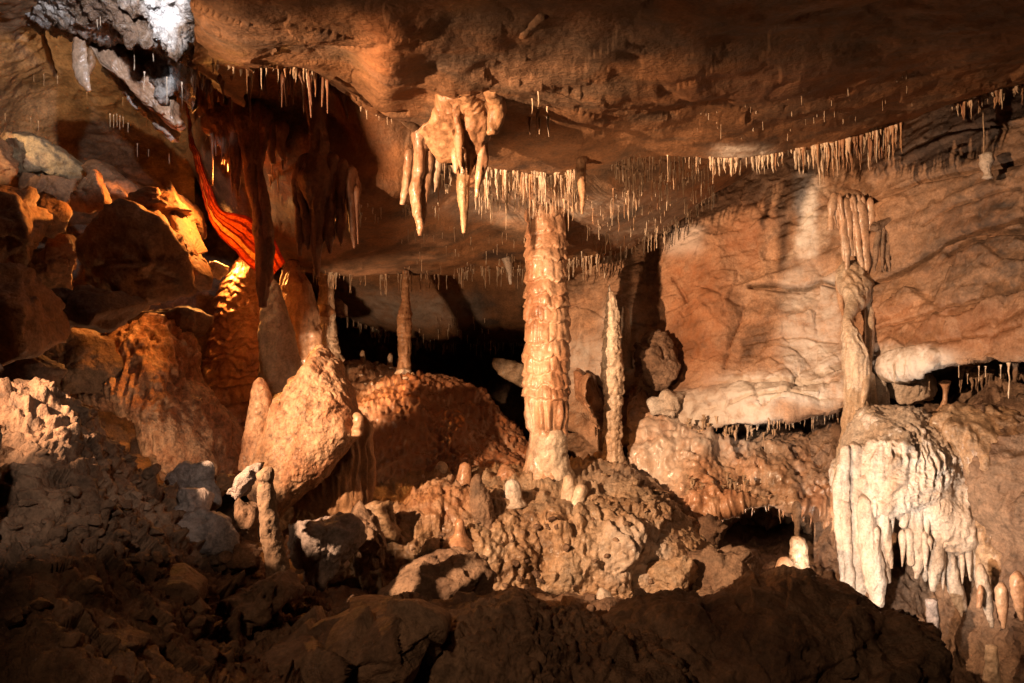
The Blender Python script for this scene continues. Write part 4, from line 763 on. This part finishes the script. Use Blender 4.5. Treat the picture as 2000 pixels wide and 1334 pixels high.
tag(lump('flowstone_hump', [(250, 640), (310, 630), (350, 660), (375, 740), (410, 790), (450, 850), (475, 935), (420, 950), (350, 940), (338, 850), (300, 800), (240, 780), (165, 775), (200, 700)], 6.6, M['conerock'],
     [('fbm', .3, .06, 4), ('flute', .08, .05), ('ridge', .15, .03, 3), ('fbm', .03, .006)], thick=.5, seed=20), 'reddish brown flowstone hump arching over a black hollow at left', 'flowstone')
bd([(395, 520), (418, 506), (440, 520), (445, 530), (430, 548), (405, 540)], 7.6, 'white', 'small white lit stone behind the sloping orange slab', seed=22)
bd([(640, 598), (660, 588), (676, 600), (680, 618), (660, 624), (645, 618)], 8.6, 'boulder', 'small grey stone between the pale column and the lit ceiling', seed=23)

bd([(330, 922), (380, 905), (422, 905), (428, 945), (425, 985), (380, 995), (338, 965), (325, 945)], 4.5, 'lilacrock', 'grey brown block at the top of the near stones left of the cone', seed=31, layers=RF)
bd([(336, 985), (350, 965), (395, 975), (440, 1005), (462, 1045), (455, 1075), (400, 1095), (352, 1095), (335, 1060)], 4.0, 'lilacrock', 'mauve grey boulder in the middle of the near stones', seed=32, layers=RF)
bd([(425, 985), (450, 950), (478, 918), (498, 912), (505, 928), (480, 955), (450, 985), (430, 995)], 4.1, 'lilacrock', 'narrow tilted grey stone leaning towards the cone', seed=33)
bd([(425, 945), (432, 930), (448, 925), (460, 940), (440, 965), (426, 975)], 4.5, 'orangerock', 'small reddish stone behind the narrow tilted one', seed=34)
bd([(455, 985), (470, 975), (500, 990), (512, 1030), (505, 1058), (478, 1050), (455, 1010)], 4.05, 'boulder', 'brown stone left of the post like stalagmite', seed=35)
bd([(430, 1080), (470, 1050), (510, 1070), (500, 1110), (450, 1125), (400, 1110)], 3.95, 'boulder', 'brown stone below the mauve boulder', seed=36)
bd([(215, 1150), (240, 1128), (300, 1120), (360, 1128), (390, 1150), (385, 1190), (320, 1205), (240, 1195)], 3.1, 'boulder', 'smooth rounded brown boulder low on the rubble slope', seed=37, layers=[('fbm', .2, .02), ('fbm', .04, .005)])
bd([(330, 1190), (380, 1165), (425, 1215), (410, 1240), (340, 1245)], 3.1, 'boulder', 'dark angular stone below the rounded brown boulder', seed=38)
bd([(400, 1180), (480, 1150), (550, 1118), (585, 1150), (560, 1180), (480, 1200), (425, 1215)], 3.6, 'mud', 'flat reddish stone at the foot of the post like stalagmite', seed=39, layers=RF)
bd([(553, 1030), (580, 1025), (640, 1010), (696, 990), (692, 1060), (672, 1110), (640, 1145), (600, 1130), (565, 1090)], 4.6, 'lilacrock', 'big wedge shaped rock with a sandy lit left face in front of the cone', seed=40, layers=RF, face=[((-.8, -.35, .25), .55), ((.35, -.9, 0), .45)])
bd([(684, 1040), (700, 1000), (725, 1012), (745, 1060), (735, 1110), (700, 1120)], 5.2, 'mud', 'pointed dark rock between the wedge rock and the mound', seed=41, layers=RF)
bd([(700, 995), (730, 980), (765, 975), (790, 1000), (770, 1050), (730, 1040), (705, 1020)], 5.9, 'mound', 'crusty brown block at the left end of the mound', seed=42, layers=RF)
bd([(760, 1140), (800, 1110), (860, 1088), (905, 1085), (960, 1110), (975, 1150), (960, 1185), (860, 1200), (780, 1190), (740, 1165)], 4.7, 'mud', 'low dark boulder with a rough lit crest in front of the mound', seed=43, layers=RF, thick=.7)
tag(lump('boulder', [(700, 1334), (760, 1280), (830, 1210), (900, 1190), (960, 1180), (1010, 1166), (1030, 1185), (1060, 1220), (1180, 1250), (1330, 1300), (1380, 1400), (1100, 1500), (800, 1500)], 3.6, M['mud'],
     [('fbm', .4, .05, 4), ('flute', .05, .03), ('pop', .06, .02), ('facet', .15, .03), ('fbm', .03, .005, 3)], thick=.55, seed=44, step=4.6), 'pointed furrowed boulder in the bottom foreground', 'boulder')
tag(lump('boulder', [(1120, 1290), (1200, 1220), (1290, 1195), (1380, 1190), (1450, 1160), (1520, 1140), (1590, 1136), (1650, 1150), (1710, 1195), (1790, 1212), (1805, 1240), (1806, 1500), (1400, 1550), (1150, 1500)], 4.0, M['mud'],
     [('fbm', .5, .06, 4), ('strata', .12, .035, (-.3, 0, 1)), ('facet', .2, .04), ('pop', .05, .012), ('ridge', .15, .03, 4), ('fbm', .03, .005, 3)], thick=.5, seed=45, p=.7, step=4.6), 'massive cracked dark boulder filling the lower right foreground', 'boulder')
tag(lump('boulder', [(300, 1400), (420, 1300), (560, 1240), (700, 1190), (820, 1170), (880, 1200), (850, 1260), (760, 1340), (650, 1500), (300, 1500)], 3.4, M['mud'],
     [('fbm', .5, .06, 4), ('facet', .2, .05), ('fbm', .03, .005, 3)], thick=.5, seed=46, step=4.6), 'black shaded boulder at the bottom left of centre', 'boulder')
bd([(1340, 1090), (1375, 1075), (1430, 1072), (1480, 1080), (1505, 1120), (1500, 1150), (1420, 1170), (1350, 1165), (1330, 1120)], 6.4, 'mud', 'dark reddish boulder in front of the low hollow', seed=47, layers=RF)
bd([(1255, 1120), (1290, 1095), (1345, 1080), (1375, 1110), (1370, 1170), (1300, 1180), (1262, 1165)], 6.3, 'mound', 'brown flowstone covered block right of the mound foot', seed=48, layers=RF)
bd([(1362, 1015), (1385, 1003), (1410, 1010), (1420, 1045), (1410, 1072), (1380, 1075), (1360, 1050)], 6.9, 'boulder', 'rounded pale brown stone left of the low hollow', seed=49)
bd([(1245, 690), (1262, 655), (1300, 650), (1325, 690), (1325, 730), (1300, 765), (1265, 760), (1245, 730)], 8.2, 'boulder', 'rough grey boulder lodged on the wall in the shadow of the column', seed=50, layers=RF)
bd([(1270, 780), (1300, 765), (1345, 775), (1355, 800), (1320, 820), (1280, 810)], 8.0, 'white', 'pale block under the rough grey boulder on the wall', seed=51, layers=RF)
bd([(1720, 730), (1760, 712), (1820, 722), (1840, 755), (1810, 785), (1770, 790), (1730, 770)], 7.1, 'white', 'pale wedge of rock under the right wall lit bright white', seed=52)
bd([(950, 690), (985, 700), (1030, 715), (1035, 745), (1030, 770), (990, 740), (955, 720)], 9.6, 'mound', 'brown jutting rock under the back ledge left of the tall column', seed=53)
bd([(1120, 720), (1160, 740), (1185, 800), (1180, 850), (1160, 830), (1130, 780)], 8.5, 'flow', 'hanging pinkish rock fin between the two columns', seed=54, layers=RF)
rnd = random.Random(5)
def rubble(x0, x1, y0, y1, d0, d1, n, label, group, s0=6, s1=16, m='mud', on='cave_floor'):
    """small separate stones strewn over the floor; three shapes shared by the copies"""
    protos = []; SV = SHEETS[on][0]; SP = proj(SV); hit = np.argwhere((SP[..., 0] > x0) & (SP[..., 0] < x1) & (SP[..., 1] > y0) & (SP[..., 1] < y1) & (np.abs(SV[..., 1] - (d0 + d1) / 2) < .9))
    for i in range(n):
        hi, hj = hit[rnd.randrange(len(hit))]; x, y = SP[hi, hj]; d = SV[hi, hj, 1]; s = rnd.uniform(s0, s1)
        if len(protos) < 3:
            poly = [(x + s * math.cos(a) * rnd.uniform(.7, 1.2), y + s * .7 * math.sin(a) * rnd.uniform(.7, 1.2)) for a in [k * 1.05 for k in range(6)]]
            o = boulder('stone', poly, d, M[m], [('fbm', .05, .01)], seed=rnd.randint(1, 999), sub=4); protos.append(o); o['_s'] = s / F * d
        else:
            src = rnd.choice(protos); o = src.copy(); COL.objects.link(o); o.location = Vector(pt(x, y, d))
            k = (s / F * d) / src['_s']; o.scale = (k, k * rnd.uniform(.7, 1.2), k * rnd.uniform(.6, 1.1)); o.rotation_euler = (rnd.uniform(-.5, .5), rnd.uniform(-.5, .5), rnd.uniform(0, 6))
        tag(o, label, 'stone', group)
    for o in protos + [x for x in bpy.data.objects if x.name.startswith('stone')]:
        pass
rubble(1060, 1460, 1170, 1205, 5.9, 5.2, 34, 'small loose brown stone on the floor between the mound and the front boulder', 'loose stones on the floor in front of the mound', 4, 11)
rubble(1110, 1330, 930, 1000, 7.2, 6.7, 40, 'small crusty stone lying on the right shoulder of the mound', 'crusty stones on the mound shoulder', 3, 9, 'mound', 'flowstone_mound')
rubble(700, 800, 700, 760, 8.8, 8.3, 12, 'pale fragment lying on the slope between the two back columns', 'pale fragments on the back slope', 3, 6, 'pale', 'flowstone_slope')
rubble(680, 1330, 1010, 1150, 6.5, 6.0, 60, 'small crusty stone stuck on the front of the mound', 'crusty stones on the mound front', 3, 10, 'mud', 'flowstone_mound')
rubble(20, 700, 1150, 1320, 3.2, 2.5, 50, 'brown stone lying low on the dark near slope', 'stones on the dark near slope', 8, 26, 'boulder', 'rubble_slope')
rubble(10, 320, 880, 1150, 3.55, 2.95, 60, 'small brown stone on the near rubble slope', 'stones on the near rubble slope', 6, 18, 'boulder', 'rubble_slope')

# broken brown and white ceiling above the upper left corner
XU = [20, 70, 130, 200, 270, 330, 362, 384]
up_rows = [row([-200] * 8, [3.6, 3.7, 3.8, 3.9, 3.9, 3.9, 3.9, 3.9], XU), row([-40, -40, -30, -30, -30, -30, -30, -30], [4.9, 4.9, 4.9, 4.8, 4.7, 4.6, 4.5, 4.5], XU),
 row([-20, 10, 30, 40, 50, 50, 50, 50], [5.4, 5.3, 5.2, 5.1, 5.0, 4.9, 4.8, 4.8], XU), row([-10, 36, 60, 68, 78, 100, 125, 130], [5.6, 5.5, 5.5, 5.4, 5.3, 5.2, 5.1, 5.1], XU),
 row([-20, 20, 50, 62, 74, 112, 190, 210], [5.9, 5.9, 5.8, 5.7, 5.6, 5.6, 5.6, 5.6], XU), row([-40, 0, 40, 60, 90, 140, 190, 200], [6.6] * 8, XU)]
tag(sheet('cave_ceiling', up_rows, M['crystal'], [('fbm', .5, .06, 4), ('facet', .12, .04), ('ridge', .12, .04, 3), ('pop', .04, .02), ('fbm', .02, .006, 2)], step=2.4, seed=31), kind='structure')
# pale crusts at upper left
def crust(poly, d, m, label, seed, thick=.3):
    return tag(lump('calcite_crust', poly, d, M[m], [('fbm', .3, .04, 4), ('facet', .07, .025), ('pop', .04, .018), ('fbm', .02, .006, 2)], thick=thick, seed=seed, p=.7), label, 'calcite crust')
crust([(50, -30), (190, -30), (185, 20), (165, 50), (140, 66), (105, 40), (75, 10)], 5.3, 'crystal', 'sparkling white crust at the top edge above the hanging blade', 61)
crust([(225, 30), (265, 12), (290, 40), (300, 80), (290, 95), (255, 80), (230, 55)], 5.0, 'crystal', 'grey white crust patch left of the straws at upper left', 62)
crust([(300, 40), (345, 0), (378, -20), (376, 30), (368, 80), (352, 125), (330, 110), (310, 75)], 4.8, 'crystal', 'bright white crust on the corner of the dark ceiling block', 63)
crust([(290, 120), (330, 125), (345, 170), (330, 185), (318, 200), (300, 165)], 5.6, 'crystal', 'small bright crust patch below the corner of the dark ceiling block', 64)
crust([(160, 70), (200, 75), (260, 110), (320, 150), (348, 210), (352, 262), (320, 235), (262, 175), (205, 120), (175, 100)], 5.7, 'flow', 'brown crusted ridge running down to the glowing drapery', 65, .25)
crust([(200, 112), (225, 125), (262, 165), (310, 215), (350, 268), (352, 284), (322, 262), (275, 215), (232, 170), (206, 140)], 5.95, 'white', 'pale diagonal band of flowstone beneath the brown ridge', 66, .25)

# ================================================================ straws and small stalactites
protos = []
rn = np.random.RandomState(11)
def unit_straw(kind, sides, rings):
    t = np.linspace(0, 1, rings)
    if kind == 0: r = .5 + .5 * np.exp(-t * 14) * 2.2 + .04 * rn.randn(rings); r[-1] = .3     # straw
    else: r = (1 - t) ** .75 + .12 + .9 * np.exp(-t * 10) + .07 * rn.randn(rings); r[-1] = .12   # tapering
    cx = np.cumsum(rn.randn(rings)) * .25; cy = np.cumsum(rn.randn(rings)) * .25; cx -= cx[0]; cy -= cy[0]
    th = np.linspace(0, 2 * math.pi, sides, endpoint=False)
    V = np.stack([cx[:, None] + r[:, None] * np.cos(th), cy[:, None] + r[:, None] * np.sin(th), -t[:, None] * np.ones(sides)], -1).reshape(-1, 3)
    Q = grid_faces(rings, sides, True)[:, ::-1]
    return V, Q
UN = {k: [unit_straw(k, 7, 9) for _ in range(6)] for k in (0, 1)}
specs = []     # (root xyz, length, radius, kind, material key, label, group)
def project_all():
    return {k: proj(v[0]) for k, v in SHEETS.items()}
CV, CN, crow, ccol = SHEETS['cave_ceiling']; 
cum = np.concatenate([[0], np.cumsum(crow)]); CP = proj(CV)
def scatter(x0, x1, row0, row1, n, lmin, lmax, rmin, rmax, kind, mk, where, word=None, region=None, clump=0.0):
    """root n drips on the built ceiling between control rows row0..row1 (fractions allowed) and x0..x1"""
    def ridx(r): k = int(r); k = min(k, len(crow) - 1); return cum[k] + (r - k) * crow[k]
    i0, i1 = ridx(row0), ridx(row1); k = 0; tries = 0
    while k < n and tries < n * 60:
        tries += 1
        i = int(rn.uniform(i0, i1 + 1)); i = min(i, CV.shape[0] - 1)
        j = rn.randint(0, CV.shape[1]); x, y = CP[i, j]
        if not (x0 <= x <= x1): continue
        if region and not region(x, y): continue
        if clump and perlin(np.array([[x / 38., row0 * 7.3, 1.]]))[0] < clump - .5 + rn.rand() * .35: continue
        d = CV[i, j, 1]; L = (lmin + (lmax - lmin) * rn.rand() ** 1.7) / F * d; R = rn.uniform(rmin, rmax) / F * d
        nm = 'soda straw' if kind == 0 else 'small stalactite'
        m_ = mk if rn.rand() < .6 else ('straw', 'strawdark', 'pale', 'darkdrip')[rn.randint(0, 3 + (mk == 'strawdark'))]; R *= rn.uniform(.7, 1.25)
        specs.append((CV[i, j] + [0, 0, .012], L, R, kind, m_, nm, where)); k += 1
lb1 = 'the long ceiling ledge left of the tall column'
scatter(930, 1140, 5, 5.4, 130, 10, 70, 1.6, 3.6, 1, 'straw', 'on the ceiling ledge above the tall column')
scatter(930, 1130, 5.7, 7.5, 120, 15, 60, 1.3, 2.8, 1, 'straw', 'in the dense fringe behind the top of the tall column')
scatter(1130, 1400, 5, 7.2, 150, 12, 60, 1.2, 2.4, 0, 'straw', 'on the bright ceiling right of the tall column', clump=.04)
scatter(1130, 1400, 7, 8.8, 110, 10, 42, 1.1, 2.0, 0, 'straw', 'on the lower bright ceiling right of the tall column')
scatter(1380, 1500, 5, 5.2, 60, 12, 42, 1.5, 3, 1, 'straw', 'on the ledge above the pale wall', clump=.04)
scatter(1500, 1640, 5, 5.2, 80, 12, 50, 1.5, 3, 1, 'straw', 'on the ledge left of the right wall cluster', clump=.04)
scatter(1600, 1762, 5, 5.25, 110, 20, 78, 1.7, 3.8, 1, 'strawdark', 'in the thick fringe above the right wall cluster', clump=.04)
scatter(1860, 2010, 5, 5.25, 45, 12, 50, 1.7, 4, 1, 'strawdark', 'on the ceiling ledge in the upper right corner')
scatter(1180, 1400, 8.85, 9.15, 60, 10, 42, 1.2, 2.4, 0, 'straw', 'along the lower ledge above the column shadow')
scatter(640, 1030, 8.95, 9.2, 90, 10, 45, 1.2, 2.2, 0, 'straw', 'along the middle back ledge left of the tall column', clump=.04)
scatter(1100, 1200, 8.9, 9.2, 40, 12, 46, 1.3, 2.4, 0, 'straw', 'along the back ledge between the two columns')
scatter(780, 1030, 8.2, 8.9, 45, 8, 34, 1., 1.6, 0, 'straw', 'on the lit underside left of the tall column')
scatter(660, 1030, 11.9, 12.2, 90, 8, 30, 1.2, 2.6, 0, 'straw', 'along the farthest ledge over the black gap')
scatter(780, 960, 11.2, 11.9, 40, 8, 24, 1., 1.6, 0, 'straw', 'on the farthest lit ceiling')
scatter(690, 860, 7.9, 8.15, 34, 8, 26, 1.2, 2.4, 1, 'straw', 'along the lower edge of the red wall')
scatter(360, 640, 5, 5.3, 70, 12, 60, 1.6, 4, 1, 'strawdark', 'on the dark ceiling edge above the long dark stalactites')
scatter(560, 680, 8.95, 9.15, 26, 12, 36, 1.4, 2.6, 1, 'straw', 'around the top of the pale column')
scatter(390, 560, 7.6, 8.2, 26, 15, 50, 1.6, 3, 1, 'strawdark', 'in the shade beside the long dark stalactites')
scatter(1300, 1800, 3.9, 4.6, 40, 6, 26, .9, 1.5, 0, 'straw', 'sparsely on the dim upper ceiling at right', clump=.3)
scatter(1030, 1080, 3.6, 4.1, 9, 15, 60, 1.5, 3, 1, 'strawdark', 'in the crack at the top of the ceiling')
scatter(700, 830, 5, 5.15, 22, 6, 22, 1.3, 2.4, 1, 'strawdark', 'along the crack above the red wall')
scatter(820, 960, 5.2, 7.4, 130, 12, 60, 1.4, 3.4, 1, 'straw', 'behind the big central draperies')
LV, LN_, _, _ = [v for k, v in SHEETS.items() if k == 'cave_wall'][0:1][0] if False else (None, None, None, None)
def at(x, y, d, L, R, kind, mk, where):
    nm = 'soda straw' if kind == 0 else 'small stalactite'; specs.append((pt(x, y, d), L / F * d, R / F * d, kind, mk, nm, where))
for x, y, L in [(195, 10, 40), (190, 20, 34), (328, 40, 48), (262, 95, 42), (282, 140, 38), (326, 150, 55), (355, 160, 55), (333, 195, 38), (338, 198, 38), (300, 90, 30), (180, 5, 30), (345, 30, 30)]:
    at(x, y, 5.1, L, 1.3, 0, 'straw', 'at the white crusts in the upper left')
for x, y in [(85, 145), (112, 148), (215, 222), (222, 224), (228, 222), (234, 226), (240, 228), (66, 140), (240, 190), (250, 240), (268, 280), (285, 225), (170, 180), (60, 230), (75, 236), (330, 300), (3, 165), (10, 222), (290, 292)]:
    at(x, y, 6.35, rn.uniform(12, 28), 1.0, 0, 'straw', 'on the drab wall above the left heap')
at(1920, 172, 5.9, 130, 2.0, 0, 'straw', 'hanging alone')
at(1567, 160, 4.75, 44, 1.5, 0, 'straw', 'hanging alone from the dim ceiling')
at(1412, 140, 4.8, 34, 3, 1, 'straw', 'in a pale pair on the dim ceiling'); at(1419, 140, 4.8, 24, 2.5, 1, 'straw', 'in a pale pair on the dim ceiling')
for x, y, d, L, R in [(1745, 712, 6.7, 34, 1.3), (1748, 712, 6.7, 44, 1.3), (1766, 712, 6.6, 24, 1.3), (1815, 742, 6.8, 20, 1.2), (1873, 712, 6.5, 26, 1.4), (1912, 715, 6.4, 30, 1.5), (1925, 715, 6.4, 22, 2), (1955, 712, 6.3, 28, 2), (1970, 708, 6.3, 70, 3), (1890, 730, 6.6, 20, 1.4)]:
    at(x, y, d, L, R, 0, 'straw', 'under the lower edge of the right wall')
for k in range(34):
    x = rn.uniform(1500, 1650); at(x, 812 - (x - 1540) * .1 + rn.uniform(-3, 3), 7.42, rn.uniform(8, 30), rn.uniform(1.2, 2.4), 1, 'pale', 'along the pale ledge over the rugged arch')
for k in range(44):
    x = rn.uniform(1330, 1520); at(x, 800 + (1440 - abs(x - 1440)) * 0 + rn.uniform(10, 48), 7.75, rn.uniform(10, 34), rn.uniform(1.6, 3.4), 1, 'pale', 'on the pale rugged ledge right of the mound')
for k in range(34):
    x = rn.uniform(1400, 1600); at(x, 968 + (x - 1500) * .12 + rn.uniform(-5, 10), 7.2, rn.uniform(14, 50), rn.uniform(2, 5), 1, 'flow', 'over the mouth of the low hollow')
for k in range(26):
    x = rn.uniform(1340, 1460); at(x, 940 + rn.uniform(-20, 25), 7.25, rn.uniform(14, 44), rn.uniform(2, 4), 1, 'mound', 'on the rugged wall left of the low hollow')
for k in range(10):
    at(rn.uniform(1160, 1182), 832 + rn.uniform(-5, 8), 8.4, rn.uniform(12, 36), 1.3, 0, 'straw', 'on the hanging fin between the two columns')
for k in range(30):
    x = rn.uniform(1870, 2000); at(x, 710 + rn.uniform(0, 20), 6.9, rn.uniform(12, 50), rn.uniform(2, 5), 1, 'mud', 'in the dark recess under the right wall')
# order by size in the picture; the largest 290 of each kind stay single things, the rest become one mass
for nm, cat in (('soda straw', 'soda straw'), ('small stalactite', 'stalactite')):
    S = [s for s in specs if s[5] == nm]; S.sort(key=lambda s: -(s[1] * s[2] / s[0][1] ** 2))
    meshes = {}
    for q, (p0, L, R, kind, mk, _, where) in enumerate(S[:270]):
        v = q % 6; key = (kind, v, mk)
        if key not in meshes:
            V, Q = UN[kind][v]; o = new_obj(nm.replace(' ', '_'), V, Q, M[mk], None, np.zeros(3)); meshes[key] = o
        else: o = meshes[key].copy(); COL.objects.link(o)
        o.location = Vector(p0); o.scale = (R, R, L); o.rotation_euler = (0, 0, rn.uniform(0, 6))
        tag(o, ('thin pale %s ' if kind == 0 else 'short tapering %s ') % nm + where, cat, '%ss %s' % (nm, where))
    rest = {}
    for (p0, L, R, kind, mk, _, where) in S[270:]: rest.setdefault(mk, []).append((p0, L, R, kind))
    Vs, Qs, off = [], [], 0
    for mk, lst in rest.items():
        for q, (p0, L, R, kind) in enumerate(lst):
            V, Q = UN[kind][q % 6]; Vs.append(V * [R, R, L] + p0); Qs.append(Q + off); off += len(V)
    if Vs: tag(new_obj('tiny_straws' if nm[0] == 's' and 'soda' in nm else 'tiny_stalactites', np.concatenate(Vs), np.concatenate(Qs), M['straw']), 'countless tiny pale %ss fringing the ceiling ledges' % nm, cat, None, 'stuff')
